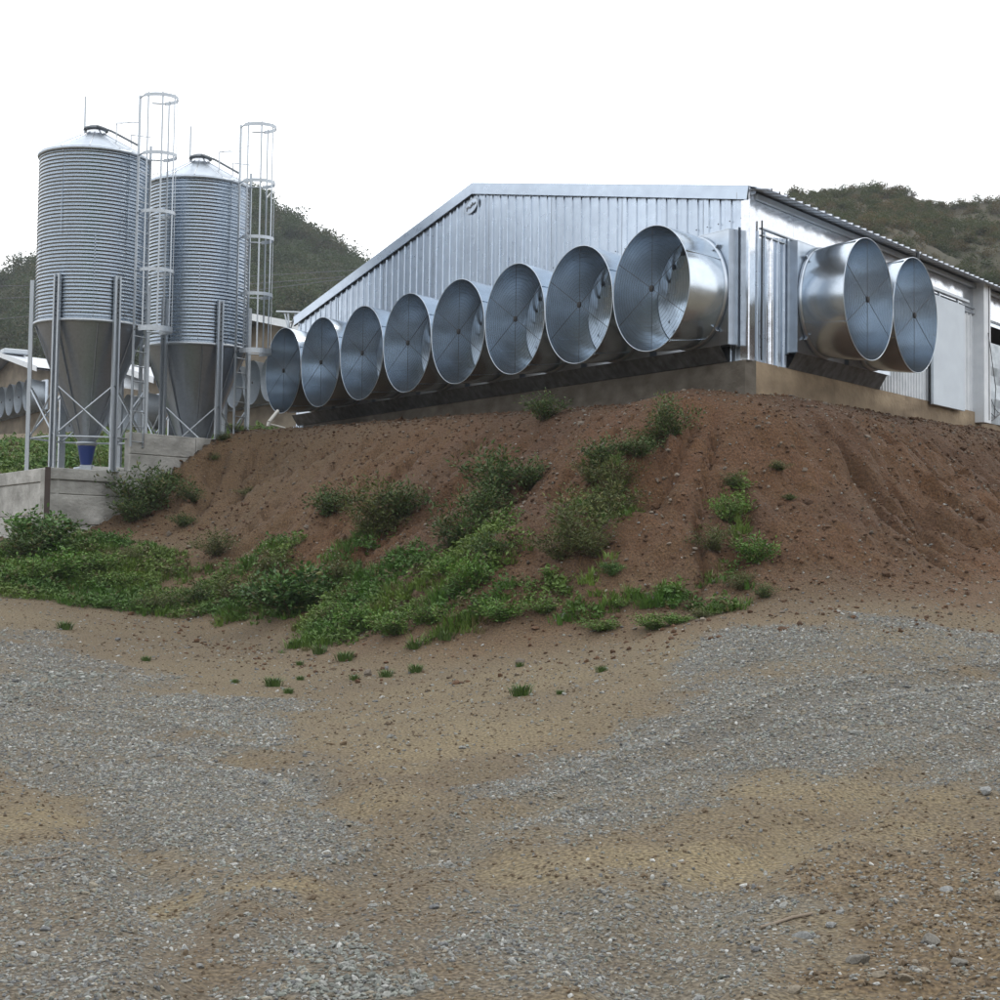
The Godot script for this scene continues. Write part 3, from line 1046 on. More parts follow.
func make_pad() -> void:
	var t := thing("retaining_wall", "grey concrete retaining wall with stained panels under the silos, stepping up behind the bank", "retaining wall", Transform3D(Basis.IDENTITY, pad_corner - UP * 2.0))
	var f := Transform3D(Basis(SID, UP, SID_N), UP * 2.0)
	var l := Transform3D(Basis(-GAB, UP, GAB_N), UP * 2.0)
	var mb := Mb.new()
	var s0 := SID * 0.08 + GAB * 0.08 + UP * 1.988
	var s1 := SID * 5.3 + GAB * 0.08 + UP * 1.988
	var s2 := SID * 5.3 + GAB * 5.8 + UP * 1.988
	var s3 := SID * 0.08 + GAB * 5.8 + UP * 1.988
	var dn := UP * -0.14
	mb.quad(s0, s1, s2, s3)
	mb.quad(s3 + dn, s2 + dn, s1 + dn, s0 + dn)
	mb.quad(s0 + dn, s1 + dn, s1, s0)
	mb.quad(s1 + dn, s2 + dn, s2, s1)
	mb.quad(s2 + dn, s3 + dn, s3, s2)
	mb.quad(s3 + dn, s0 + dn, s0, s3)
	part("slab", mb, M.conc_light, t)
	var darker := mat_tone(M.conc_light, 0.92)
	# front wall: cap course, then panels with recessed joints over a core
	mb = Mb.new()
	mb.box(Vector3(0.98, -1.02, -0.14), Vector3(1.9, 1.96, 0.2)); mb.box(Vector3(3.72, -0.62, -0.14), Vector3(3.5, 2.8, 0.2))
	part("core", mb, darker, t, f)
	for q in [[0.04, 1.90, -0.21, 0.0, 0.03], [0.04, 1.90, -0.47, -0.225, 0.0], [0.04, 1.90, -1.02, -0.485, 0.012], [0.04, 1.90, -1.9, -1.035, 0.0], [1.915, 3.6, 0.37, 0.78, 0.0], [1.915, 3.6, -0.12, 0.355, 0.006], [1.915, 3.6, -1.9, -0.135, 0.0], [3.612, 5.4, 0.37, 0.79, 0.004], [3.612, 5.4, -1.9, 0.355, 0.0]]:
		mb = Mb.new()
		mb.bev(Vector3((q[0] + q[1]) * 0.5, (q[2] + q[3]) * 0.5, -0.05 + q[4] * 0.5), Vector3(q[1] - q[0], q[3] - q[2], 0.06 + q[4]), 0.008)
		part("panel", mb, [M.conc_light, darker][int(q[2] * 100) % 2 if q[0] < 1 else 0], t, f)
	mb = Mb.new()
	mb.box(Vector3(-3.0, -1.02, -0.14), Vector3(5.8, 1.96, 0.2))
	part("core", mb, darker, t, l)
	for k in 4:
		for q in [[-0.25, 0.0, 0.02], [-0.86, -0.265, 0.0], [-1.9, -0.875, 0.0]]:
			mb = Mb.new()
			var x1 := -0.08 - k * 1.15
			mb.bev(Vector3(x1 - 0.57, (q[0] + q[1]) * 0.5, -0.05 + q[2] * 0.5), Vector3(1.138, q[1] - q[0], 0.06 + q[2]), 0.008)
			part("panel", mb, M.conc_light if (k + int(q[0] * 10)) % 3 else darker, t, l)
	# rusty steel edge at the corner
	mb = Mb.new()
	mb.box(Vector3(0.0, -0.95, 0.0), Vector3(0.10, 1.9, 0.10), Basis(UP, 0.9))
	part("corner_post", mb, mat(Color(0.06, 0.045, 0.04), 0.9), t, f)

func radial(a: float, r: float, y: float) -> Vector3:
	return Vector3(sin(a) * r, y, cos(a) * r)

func make_silo(foot: Vector3, label: String, boot: bool, turn := 0.0, tall := 1.0) -> void:
	var t := thing("feed_silo", label, "silo", Transform3D(Basis(UP, turn).scaled(Vector3(1, tall, 1)), foot), "feed silos on legs")
	var R := 1.045
	var y0 := 2.87
	var y1 := 6.17
	var mb := Mb.new()
	# corrugated shell
	var pts := PackedVector2Array()
	var waves := 47
	for i in waves * 8 + 1:
		var w := float(i) / 8.0
		pts.append(Vector2(R + 0.0115 * sin(w * TAU), y0 + (y1 - y0) * i / (waves * 8.0)))
	mb.lathe(pts, 80)
	part("shell", mb, M.silo, t)
	# upright bolted seams of the sheets
	for q in 10:
		mb = Mb.new()
		var a := 0.3 + TAU * (q % 5) / 5.0 + (0.62 if q >= 5 else 0.0)
		var lo := y0 + (q / 5) * 1.65
		for b in 24:
			mb.box(radial(a, R + 0.013, lo + 0.04 + b * 0.068), Vector3(0.016, 0.016, 0.016), Basis(UP, a))
		part("bolt_seam", mb, M.steel, t).set_meta("kind", "stuff")
	for yy in [y0, y1]:
		mb = Mb.new()
		mb.lathe(PackedVector2Array([Vector2(R - 0.02, yy - 0.03), Vector2(R + 0.028, yy - 0.03), Vector2(R + 0.032, yy), Vector2(R + 0.028, yy + 0.03), Vector2(R - 0.02, yy + 0.03)]), 80)
		part("rim_band", mb, M.steel, t)
	# roof of pressed segments
	mb = Mb.new()
	mb.lathe(PackedVector2Array([Vector2(R + 0.045, y1 + 0.0), Vector2(R + 0.05, y1 + 0.03), Vector2(0.19, y1 + 0.52)]), 36)
	var roof := part("roof", mb, M.galv, t)
	for k in 12:
		mb = Mb.new()
		var a := TAU * (k + 0.3) / 12
		mb.tube(radial(a, R + 0.03, y1 + 0.04), radial(a, 0.19, y1 + 0.53), 0.013, 5)
		part("roof_rib", mb, M.sheet, roof)
	mb = Mb.new()
	mb.lathe(PackedVector2Array([Vector2(0.19, y1 + 0.48), Vector2(0.19, y1 + 0.60)]), 24)
	part("collar", mb, M.sheet, roof)
	mb = Mb.new()
	mb.lathe(PackedVector2Array([Vector2(0.0, y1 + 0.70), Vector2(0.12, y1 + 0.69), Vector2(0.235, y1 + 0.64), Vector2(0.24, y1 + 0.59), Vector2(0.0, y1 + 0.59)]), 24)
	part("lid", mb, mat_tone(M.steel, 0.45), roof)
	mb = Mb.new()
	mb.tube(Vector3(-0.20, y1 + 0.52, 0.08), Vector3(-0.20, y1 + 1.26, 0.08), 0.018, 6)
	part("lid_lever", mb, M.steel, roof)
	# hopper of folded panels
	mb = Mb.new()
	mb.lathe(PackedVector2Array([Vector2(0.15, 0.58), Vector2(0.17, 0.62), Vector2(R - 0.012, y0 - 0.02)]), 24)
	var hop := part("hopper", mb, M.hopper, t)
	for k in 8:
		mb = Mb.new()
		var a := TAU * (k + 0.5) / 8
		mb.tube(radial(a, R - 0.004, y0 - 0.05), radial(a, 0.2, 0.68), 0.016, 5)
		part("hopper_seam", mb, M.hopper, hop)
	mb = Mb.new()
	mb.lathe(PackedVector2Array([Vector2(0.0, 0.56), Vector2(0.20, 0.56), Vector2(0.20, 0.61), Vector2(0.16, 0.62)]), 24)
	part("outlet_ring", mb, M.steel, hop)
	# six channel legs, braces and ties
	var rl := R + 0.055
	for k in 6:
		var a := deg_to_rad(-79.5 + 60.0 * k)
		var bs := Basis(UP, a)
		mb = Mb.new()
		mb.box(radial(a, rl - 0.02, 1.87), Vector3(0.13, 3.74, 0.008), bs)
		for sx in [-1.0, 1.0]:
			mb.box(radial(a, rl + 0.012, 1.87) + bs.x * sx * 0.062, Vector3(0.008, 3.74, 0.066), bs)
			mb.box(radial(a, rl + 0.045, 1.87) + bs.x * sx * 0.048, Vector3(0.032, 3.74, 0.006), bs)
		mb.box(radial(a, rl, 0.01), Vector3(0.2, 0.02, 0.2), bs)
		var leg := part("leg", mb, M.steel, t)
		mb = Mb.new()
		for b in 9:
			mb.box(radial(a, rl - 0.006, 2.95 + b * 0.09) + bs.x * 0.03, Vector3(0.018, 0.018, 0.02), bs)
			mb.box(radial(a, rl - 0.006, 2.95 + b * 0.09) - bs.x * 0.03, Vector3(0.018, 0.018, 0.02), bs)
		part("bolts", mb, M.wire, leg).set_meta("kind", "stuff")
		var b2 := deg_to_rad(-79.5 + 60.0 * (k + 1))
		mb = Mb.new()
		mb.tube(radial(a, rl, 1.65), radial(b2, rl, 0.68), 0.019, 6)
		part("brace", mb, M.steel, t)
		mb = Mb.new()
		mb.tube(radial(b2, rl - 0.03, 1.65), radial(a, rl - 0.03, 0.68), 0.019, 6)
		part("brace", mb, M.steel, t)
		mb = Mb.new()
		mb.tube(radial(a, rl - 0.015, 0.66), radial(b2, rl - 0.015, 0.66), 0.019, 6)
		part("tie_bar", mb, M.steel, t)
	# ladder with its safety cage
	var la := deg_to_rad(66.0)
	var lb := Basis(UP, la)           # x along the tangent, z outwards
	var lad := Node3D.new()
	lad.name = "ladder"
	t.add_child(lad)
	lad.transform = Transform3D(lb, radial(la, 1.19, 0.0))
	for sx in [-1.0, 1.0]:
		mb = Mb.new()
		mb.box(Vector3(sx * 0.19, 3.9 if sx < 0 else 3.45, 0), Vector3(0.022, 6.8 if sx < 0 else 5.9, 0.045))
		part("rail", mb, M.steel, lad)
	var yy2 := 0.6
	while yy2 < 6.3:
		mb = Mb.new()
		mb.tube(Vector3(-0.19, yy2, 0), Vector3(0.19, yy2, 0), 0.012, 6)
		part("rung", mb, M.steel, lad)
		yy2 += 0.29
	for k in 5:
		var hy := 2.75 + k * 1.125
		mb = Mb.new()
		var hh := 0.065 if k > 0 else 0.10
		for i in 24:
			var a := -0.25 + (PI + 0.5) * i / 24
			var b := -0.25 + (PI + 0.5) * (i + 1) / 24
			var pa := Vector3(cos(a) * 0.34, hy, 0.30 + sin(a) * 0.38)
			var pb := Vector3(cos(b) * 0.34, hy, 0.30 + sin(b) * 0.38)
			mb.box((pa + pb) * 0.5, Vector3((pa - pb).length() + 0.004, hh, 0.008), Basis(UP, atan2(pa.z - pb.z, pb.x - pa.x)))
		for sx in [-1.0, 1.0]:
			var pa := Vector3(sx * 0.33, hy, 0.21)
			var pb := Vector3(sx * 0.19, hy, 0.0)
			mb.tube(pa, pb, 0.015, 5)
		part("cage_hoop", mb, M.steel, lad)
	for k in 5:
		var a := PI * k / 4.0
		mb = Mb.new()
		mb.box(Vector3(cos(a) * 0.332, 5.0, 0.30 + sin(a) * 0.372), Vector3(0.032, 4.6, 0.008), Basis(UP, PI / 2 - a))
		part("cage_strap", mb, M.steel, lad)
	for q in [6.05, 4.6, 3.1]:
		mb = Mb.new()
		for sx in [-1.0, 1.0]:
			mb.tube(Vector3(sx * 0.19, q, 0), Vector3(sx * 0.19, q, -0.14), 0.012, 5)
		part("stand_off", mb, M.steel, lad)
	# grab rail on the roof and the lid rope
	mb = Mb.new()
	mb.pipe(PackedVector3Array([radial(0.3, 0.22, y1 + 0.64), radial(la - 0.1, 0.42, y1 + 0.54), radial(la - 0.1, 1.15, y1 + 0.16)]), 0.024, 6)
	part("roof_rail", mb, mat_tone(M.steel, 0.35), t)
	mb = Mb.new()
	mb.pipe(PackedVector3Array([radial(la - 0.22, 0.62, y1 + 0.24), radial(la - 0.22, 0.62, y1 + 0.66), radial(la - 0.16, 1.19, y1 + 0.60)]), 0.010, 5)
	mb.pipe(PackedVector3Array([radial(la + 0.10, 0.80, y1 + 0.14), radial(la + 0.10, 0.80, y1 + 0.46), radial(la + 0.16, 1.19, y1 + 0.40)]), 0.010, 5)
	part("hand_rail", mb, M.steel, t)
	mb = Mb.new()
	mb.tube(Vector3(0.1, y1 + 0.80, 0.05), radial(la - 0.15, 1.2, 7.3), 0.0035, 4)
	mb.tube(Vector3(0.2, y1 + 0.66, 0.05), radial(la + 0.1, 1.2, 6.95), 0.0035, 4)
	part("rope", mb, M.cable, t)
	if boot:
		mb = Mb.new()
		mb.lathe(PackedVector2Array([Vector2(0.105, 0.17), Vector2(0.165, 0.50), Vector2(0.172, 0.52), Vector2(0.172, 0.55), Vector2(0.0, 0.55)]), 28)
		part("boot", mb, M.blue, t)
		mb = Mb.new()
		mb.lathe(PackedVector2Array([Vector2(0.172, 0.545), Vector2(0.178, 0.56), Vector2(0.178, 0.60), Vector2(0.15, 0.60)]), 28)
		part("boot_ring", mb, M.pvc, t)
		mb = Mb.new()
		mb.bev(Vector3(0.02, 0.085, 0), Vector3(0.24, 0.17, 0.2), 0.01)
		mb.tube(Vector3(-0.1, 0.10, 0.05), Vector3(-0.22, 0.08, 0.05), 0.04, 10)
		part("auger_box", mb, M.steel, t)
		mb = Mb.new()
		mb.tube(Vector3(0.12, 0.085, 0.02), Vector3(0.12, 0.085, 0.02) + SID * 0.15 + Vector3(1.25, -0.01, -0.35), 0.062, 14)
		part("auger_tube", mb, M.pvc, t)

func make_silos() -> void:
	make_pad()
	var a := at(90, 330, 31.1)
	make_silo(Vector3(a.x, pad_y - 0.01, a.z), "galvanised feed silo with a blue boot standing on the low retaining wall", true)
	var b := at(195.5, 351, 33.3)
	make_silo(Vector3(b.x, b.y - 2.94, b.z), "galvanised feed silo standing between the other silo and the poultry house", false, -0.07, 1.035)

# ---------------------------------------------------------------- sheds along the hill
func make_far_sheds() -> void:
	var proto: Node3D = null
	var names := ["tan walled shed with a white roof edge between the silo and the fan row", "tan walled shed with a low white roof seen under the silos", "tan walled shed with a gable and fans past the first silo"]
	var apex := [at(264, 318, 66.0), at(116, 364, 79.0), at(14, 356, 93.0)]
	for k in 3:
		var c: Vector3 = apex[k] - GAB * HALF - UP * (WALL + RISE)
		var t := thing("shed", names[k], "shed", Transform3D(Basis.IDENTITY, c - UP * 1.6), "sheds along the hill behind the silos")
		var g := Transform3D(Basis(-GAB, UP, GAB_N), UP * 1.6)
		var mb := Mb.new()
		var w := HALF * 2
		var pts := [Vector3(-w, -1.6, 0), Vector3(0, -1.6, 0), Vector3(0, WALL, 0), Vector3(-HALF, WALL + RISE, 0), Vector3(-w, WALL, 0)]
		mb.quad(pts[0], pts[1], pts[2], pts[4]); mb.tri(pts[2], pts[3], pts[4])
		part("gable_wall", mb, M.shed_wall, t, g)
		mb = Mb.new()
		mb.box(SID * 20 + UP * (1.6 + WALL * 0.5 - 0.8), Vector3(40, WALL + 1.6, 0.1), Basis(SID, UP, SID_N))
		part("side_wall", mb, M.shed_wall, t)
		mb = Mb.new()
		mb.box(SID * 20 + GAB * w + UP * (1.6 + WALL * 0.5 - 0.8), Vector3(40, WALL + 1.6, 0.1), Basis(SID, UP, SID_N))
		part("side_wall", mb, M.shed_wall, t)
		for side in 2:
			var e := -0.5 if side == 0 else w + 0.5
			var lo := GAB * e + UP * (1.6 + WALL - 0.1)
			var hi := GAB * HALF + UP * (1.6 + WALL + RISE)
			var d0 := GAB_N * 0.9
			var d1 := SID * 40
			var th := UP * 0.12
			mb = Mb.new()
			mb.quad(lo + d0, lo + d1, hi + d1, hi + d0)
			mb.quad(lo + d0 + th, lo + d1 + th, hi + d1 + th, hi + d0 + th)
			part("roof_slope", mb, M.roof, t)
			mb = Mb.new()
			mb.quad(lo + d0 - th, hi + d0 - th, hi + d0 + th * 1.4, lo + d0 + th * 1.4)
			mb.quad(lo + d0 * 0.97 - th, hi + d0 * 0.97 - th, hi + d0 * 0.97 + th * 1.4, lo + d0 * 0.97 + th * 1.4)
			part("roof_edge", mb, M.white, t)
		if k == 2:
			mb = Mb.new()
			mb.bev(GAB * HALF + UP * (1.6 + WALL + RISE + 0.22), Vector3(1.0, 0.3, 1.4), 0.05, Basis(GAB, UP, GAB_N))
			part("ridge_vent", mb, M.steel, t)
		if k == 1:
			# white lean-to roof on the gable
			mb = Mb.new()
			var a := at(124, 373, 76.0) - t.position
			var b := at(151, 376, 76.0) - t.position
			var cc := at(157, 391, 74.8) - t.position
			var dd := at(121, 386, 74.8) - t.position
			mb.quad(dd, cc, b, a)
			mb.quad(a - UP * 0.08, b - UP * 0.08, cc - UP * 0.08, dd - UP * 0.08)
			mb.quad(dd - UP * 0.08, cc - UP * 0.08, cc, dd)
			mb.quad(b - UP * 0.08, a - UP * 0.08, a, b)
			part("lean_to_roof", mb, M.white, t)
		for i in range(2 if k == 0 else 0, 8):
			if proto == null:
				proto = make_small_fan()
				proto.transform = Transform3D(g.basis, c + GAB * (1.016 + i * 1.8208) + UP * 1.0253)
				proto.set_meta("group", "fans on the far sheds")
			else:
				copy(proto, "shed_fan", Transform3D(g.basis, c + GAB * (1.016 + i * 1.8208) + UP * 1.0253), ["small cone fan on the tan shed next behind the last big fan", "small cone fan on the shed with the low white roof under the silos", "small cone fan on the farthest tan shed past the first silo"][k], "fans on the far sheds")

func make_small_fan() -> Node3D:
	var t := thing("shed_fan", "small cone fan on the tan shed next behind the last big fan", "exhaust fan")
	var mb := Mb.new()
	mb.box(Vector3(0, 0, 0.1), Vector3(1.64, 1.64, 0.2))
	part("housing", mb, M.galv, t)
	mb = Mb.new()
	mb.lathe(PackedVector2Array([Vector2(0.80, 0.2), Vector2(0.90, 0.95)]), 32, Vector3.ZERO, TURN_OUT)
	mb.lathe(PackedVector2Array([Vector2(0.895, 0.95), Vector2(0.795, 0.21)]), 32, Vector3.ZERO, TURN_OUT)
	mb.lathe(PackedVector2Array([Vector2(0.80, 0.212), Vector2(0.0, 0.212)]), 32, Vector3.ZERO, TURN_OUT)
	part("cone", mb, M.dull_galv, t)
	mb = Mb.new()
	mb.lathe(PackedVector2Array([Vector2(0.0, 0.93), Vector2(0.06, 0.925), Vector2(0.06, 0.90), Vector2(0.0, 0.895)]), 10, Vector3.ZERO, TURN_OUT)
	part("hub", mb, M.dark, t)
	return t

# ---------------------------------------------------------------- hills
func make_hill(called: String, label: String, sky_line: Array, near_d: float, far_d: float, foot_y: float, cols: Array, bush_cols: Array, bushes: int, bush: float, seed: int) -> void:
	# sky_line: points of the skyline [px, py]; the slope runs from near_d at its foot to far_d at the crest
	var f := FastNoiseLite.new()
	f.seed = seed
	f.frequency = 0.03
	f.fractal_octaves = 5
	var line := []
	for q in sky_line:
		var p := at(q[0], q[1], 1.0)
		line.append(Vector2(p.x, p.y - EYE - bush * 0.55 / far_d))
	var lat := func(s: float) -> Vector2:
		for i in line.size() - 1:
			if s <= i + 1 or i == line.size() - 2:
				var t := clampf(s - i, 0, 1)
				t = t * t * (3 - 2 * t) * 0.35 + t * 0.65
				return line[i].lerp(line[i + 1], t)
		return line[0]
	var pos := func(s: float, t: float) -> Vector3:
		# t 0 at the foot, 1 at the crest, up to 2 down the far side
		var e: Vector2 = lat.call(s)
		var d := lerpf(near_d, far_d, minf(t, 1.0))
		if t > 1.0:
			d += (t - 1.0) * (far_d - near_d)
		var x := e.x * d
		var h: float
		var top := e.y * far_d
		if t <= 1.0:
			h = lerpf(foot_y, top, pow(t, 1.15))
		else:
			h = lerpf(top, foot_y, t - 1.0)
		var am := (far_d - near_d) * 0.07
		h += am * f.get_noise_2d(x * 1.2, d * 0.35) * sin(minf(t, 1.0) * PI) + bush * 0.5 * f.get_noise_2d(x * 8, d * 8)
		return Vector3(x, h + EYE, -d)
	var ns := line.size() * 14
	var nt := 60
	var mb := Mb.new()
	for i in ns + 1:
		for j in nt + 1:
			var s := float(i) / ns * (line.size() - 1)
			var t := 2.0 * j / nt
			var p: Vector3 = pos.call(s, t)
			var px: Vector3 = pos.call(s + 0.05, t) - p
			var pt: Vector3 = pos.call(s, t + 0.02) - p
			var n := px.cross(pt).normalized()
			if n.y < 0:
				n = -n
			mb.v.append(p); mb.n.append(n)
			var k := clampf(0.5 + 1.1 * f.get_noise_2d(p.x * 0.9 + 40, p.z * 0.9), 0, 1)
			var k2 := clampf(0.5 + 1.2 * f.get_noise_2d(p.x * 3.5, p.z * 3.5 + 80), 0, 1)
			mb.c.append((cols[0] as Color).lerp(cols[1], k).lerp(cols[2], k2 * 0.5))
	for i in ns:
		for j in nt:
			var o := i * (nt + 1) + j
			mb.ix.append_array(PackedInt32Array([o, o + 1, o + nt + 1, o + 1, o + nt + 2, o + nt + 1]))
	var h := MeshInstance3D.new()
	h.name = numbered(called)
	h.mesh = mb.mesh()
	h.material_override = M.hill
	add_child(h)
	tag(h, label, "hill", "", "structure")
	if bushes == 0:
		return
	# scrub on the slope
	var mm := MultiMesh.new()
	mm.transform_format = MultiMesh.TRANSFORM_3D
	mm.use_colors = true
	mm.mesh = clump_mesh(seed)
	mm.instance_count = bushes
	rng.seed = seed
	for i in bushes:
		var s := 0.0
		var t := 0.0
		var p := Vector3.ZERO
		for tries in 6:
			s = rng.randf() * (line.size() - 1)
			t = pow(rng.randf(), 0.8) * 1.06
			p = pos.call(s, t)
			if f.get_noise_2d(p.x * 1.6 + 7, p.z * 1.6) > rng.randf_range(-0.5, 0.35):
				break
		var sz := bush * pow(rng.randf(), 2.0) * 1.3 + bush * 0.28
		mm.set_instance_transform(i, Transform3D(Basis(UP, rng.randf() * TAU).scaled(Vector3(sz, sz * rng.randf_range(0.6, 1.1), sz)), p))
		var c: Color = (bush_cols[0] as Color).lerp(bush_cols[1], rng.randf())
		if rng.randf() < 0.3:
			c = c.lerp(bush_cols[2], 0.75)
		mm.set_instance_color(i, c)
	var o := MultiMeshInstance3D.new()
	o.name = numbered("scrub")
	o.multimesh = mm
	o.material_override = M.scrub
	add_child(o)
	tag(o, "scrub covering the " + label, "scrub", "", "stuff")

func clump_mesh(seed: int) -> ArrayMesh:
	var r := RandomNumberGenerator.new()
	r.seed = seed
	var mb := Mb.new()
	for lobe in 6:
		var c := Vector3(r.randf_range(-0.55, 0.55), r.randf_range(0.15, 0.75), r.randf_range(-0.55, 0.55))
		var rr := r.randf_range(0.28, 0.48)
		for i in 55:
			var d := Vector3(r.randfn(), r.randfn(), r.randfn()).normalized()
			var p := c + d * rr * r.randf_range(0.7, 1.08)
			var k := r.randf_range(0.88, 1.12)
			mb.col = Color(k, k, k)
			leaf(mb, p, (d + Vector3(r.randfn(), r.randfn(), r.randfn()) * 0.6).normalized(), r.randf_range(0.08, 0.17), 0.7, r)
	return mb.mesh()

func leaf(mb: Mb, p: Vector3, d: Vector3, ln: float, wide: float, r: RandomNumberGenerator) -> void:
	var side := d.cross(Vector3(r.randfn(), r.randfn() + 1.2, r.randfn())).normalized()
	var up := side.cross(d)
	var m := p + d * ln * 0.5 + up * ln * 0.06
	var tip := p + d * ln - up * ln * 0.12
	mb.tri(p, m + side * ln * wide * 0.5, tip)
	mb.tri(p, tip, m - side * ln * wide * 0.5)

func make_hills() -> void:
	make_hill("hill", "scrubby green hill rising behind the silos", [[-420, 300], [-250, 330], [-120, 318], [0, 272], [40, 253], [110, 216], [170, 188], [215, 180], [245, 188], [268, 203], [300, 224], [330, 243], [362, 266], [420, 305], [500, 345], [640, 380]],
		115.0, 240.0, 5.0, [Color(0.055, 0.072, 0.036), Color(0.082, 0.084, 0.048), Color(0.062, 0.075, 0.040)], [Color(0.044, 0.068, 0.028), Color(0.062, 0.085, 0.036), Color(0.085, 0.080, 0.045)], 13000, 1.9, 61)
	make_hill("hill", "brown scrubby hill rising behind the poultry house", [[560, 380], [650, 300], [720, 235], [770, 203], [800, 191], [835, 186], [870, 183], [900, 187], [925, 196], [945, 203], [970, 200], [1000, 196], [1060, 182], [1150, 200], [1300, 230], [1450, 210]],
		62.0, 150.0, 4.0, [Color(0.085, 0.070, 0.042), Color(0.105, 0.082, 0.050), Color(0.062, 0.068, 0.034)], [Color(0.054, 0.072, 0.028), Color(0.082, 0.088, 0.038), Color(0.130, 0.096, 0.054)], 6500, 0.75, 62)
	# the other side of the valley, behind the viewer
	make_hill_behind()

func make_hill_behind() -> void:
	var f := FastNoiseLite.new()
	f.seed = 77
	f.frequency = 0.012
	var mb := Mb.new()
	var nx := 90
	var nt := 24
	for i in nx + 1:
		for j in nt + 1:
			var x := lerpf(-480, 480, float(i) / nx)
			var t := 2.0 * j / nt
			var z := 70.0 + t * 90.0 + 60.0 * pow(absf(x) / 300.0, 2.0) * -0.6
			var hh := (28.0 + 14.0 * f.get_noise_2d(x, 0)) * sin(clampf(t, 0, 2) * PI * 0.5)
			mb.v.append(Vector3(x, hh - 2.0 + 4.0 * f.get_noise_2d(x * 4, z * 4), z))
			mb.n.append(Vector3(0, 1, -0.35).normalized())
			mb.c.append(Color(0.055, 0.062, 0.034).lerp(Color(0.085, 0.075, 0.046), clampf(0.5 + f.get_noise_2d(x * 3, z * 3), 0, 1)))
	for i in nx:
		for j in nt:
			var o := i * (nt + 1) + j
			mb.ix.append_array(PackedInt32Array([o, o + nt + 1, o + 1, o + 1, o + nt + 1, o + nt + 2]))
	var h := MeshInstance3D.new()
	h.name = numbered("hill")
	h.mesh = mb.mesh()
	h.material_override = M.hill
	add_child(h)
	tag(h, "hill on the other side of the valley", "hill", "", "structure")

# ---------------------------------------------------------------- stones
func stone_mesh(seed: int, detail: int) -> ArrayMesh:
	var r := RandomNumberGenerator.new()
	r.seed = seed
	var vs := []
	var ph := (1.0 + sqrt(5.0)) / 2.0
	for q in [[-1, ph, 0], [1, ph, 0], [-1, -ph, 0], [1, -ph, 0], [0, -1, ph], [0, 1, ph], [0, -1, -ph], [0, 1, -ph], [ph, 0, -1], [ph, 0, 1], [-ph, 0, -1], [-ph, 0, 1]]:
		vs.append(Vector3(q[0], q[1], q[2]).normalized())
	var fs := [[0, 11, 5], [0, 5, 1], [0, 1, 7], [0, 7, 10], [0, 10, 11], [1, 5, 9], [5, 11, 4], [11, 10, 2], [10, 7, 6], [7, 1, 8], [3, 9, 4], [3, 4, 2], [3, 2, 6], [3, 6, 8], [3, 8, 9], [4, 9, 5], [2, 4, 11], [6, 2, 10], [8, 6, 7], [9, 8, 1]]
	for dd in detail:
		var nf := []
		var mid := {}
		for t in fs:
			var m := []
			for e in 3:
				var a: int = mini(t[e], t[(e + 1) % 3])
				var b: int = maxi(t[e], t[(e + 1) % 3])
				var key := a * 10000 + b
				if not mid.has(key):
					vs.append(((vs[a] + vs[b]) * 0.5).normalized())
					mid[key] = vs.size() - 1
				m.append(mid[key])
			nf.append_array([[t[0], m[0], m[2]], [t[1], m[1], m[0]], [t[2], m[2], m[1]], [m[0], m[1], m[2]]])
		fs = nf
	# cut by random planes into an angular lump
	var planes := []
	for k in 9:
		planes.append([Vector3(r.randfn(), r.randfn(), r.randfn()).normalized(), r.randf_range(0.4, 0.75)])
	var pv := []
	for q in vs:
		var p: Vector3 = q
		for pl in planes:
			var over: float = p.dot(pl[0]) - pl[1]
			if over > 0:
				p -= pl[0] * over
		p *= r.randf_range(0.94, 1.04)
		pv.append(Vector3(p.x, p.y * 0.62, p.z * 0.82))
	var mb := Mb.new()
	for t in fs:
		var k := r.randf_range(0.9, 1.08)
		mb.col = Color(k, k, k)
		mb.tri(pv[t[0]], pv[t[1]], pv[t[2]])
	return mb.mesh()

func stone_color() -> Color:
	var k := rng.randf()
	var v := rng.randf_range(0.72, 1.3)
	var c := Color(0.33, 0.325, 0.295)
	if k < 0.28:
		c = Color(0.32, 0.275, 0.205)
	elif k < 0.42:
		c = Color(0.20, 0.20, 0.195)
	elif k < 0.50:
		c = Color(0.56, 0.55, 0.51)
	elif k < 0.62:
		c = Color(0.30, 0.315, 0.27)
	return Color(c.r * v * 0.92, c.g * v * 0.94, c.b * v * 0.96)

func scatter(called: String, label: String, category: String, mesh: ArrayMesh, m: Material, xfs: Array, cols: Array) -> void:
	var mm := MultiMesh.new()
	mm.transform_format = MultiMesh.TRANSFORM_3D
	mm.use_colors = true
	mm.mesh = mesh
	mm.instance_count = xfs.size()
	for i in xfs.size():
		mm.set_instance_transform(i, xfs[i])
		mm.set_instance_color(i, cols[i])
	var o := MultiMeshInstance3D.new()
	o.name = numbered(called)
	o.multimesh = mm
	o.material_override = m
	add_child(o)
	tag(o, label, category, "", "stuff")

func rand_basis(s: float) -> Basis:
	return Basis(Vector3(rng.randfn(), rng.randfn(), rng.randfn()).normalized(), rng.randf() * TAU).scaled(Vector3(s, s * rng.randf_range(0.6, 1.0), s * rng.randf_range(0.7, 1.2)))

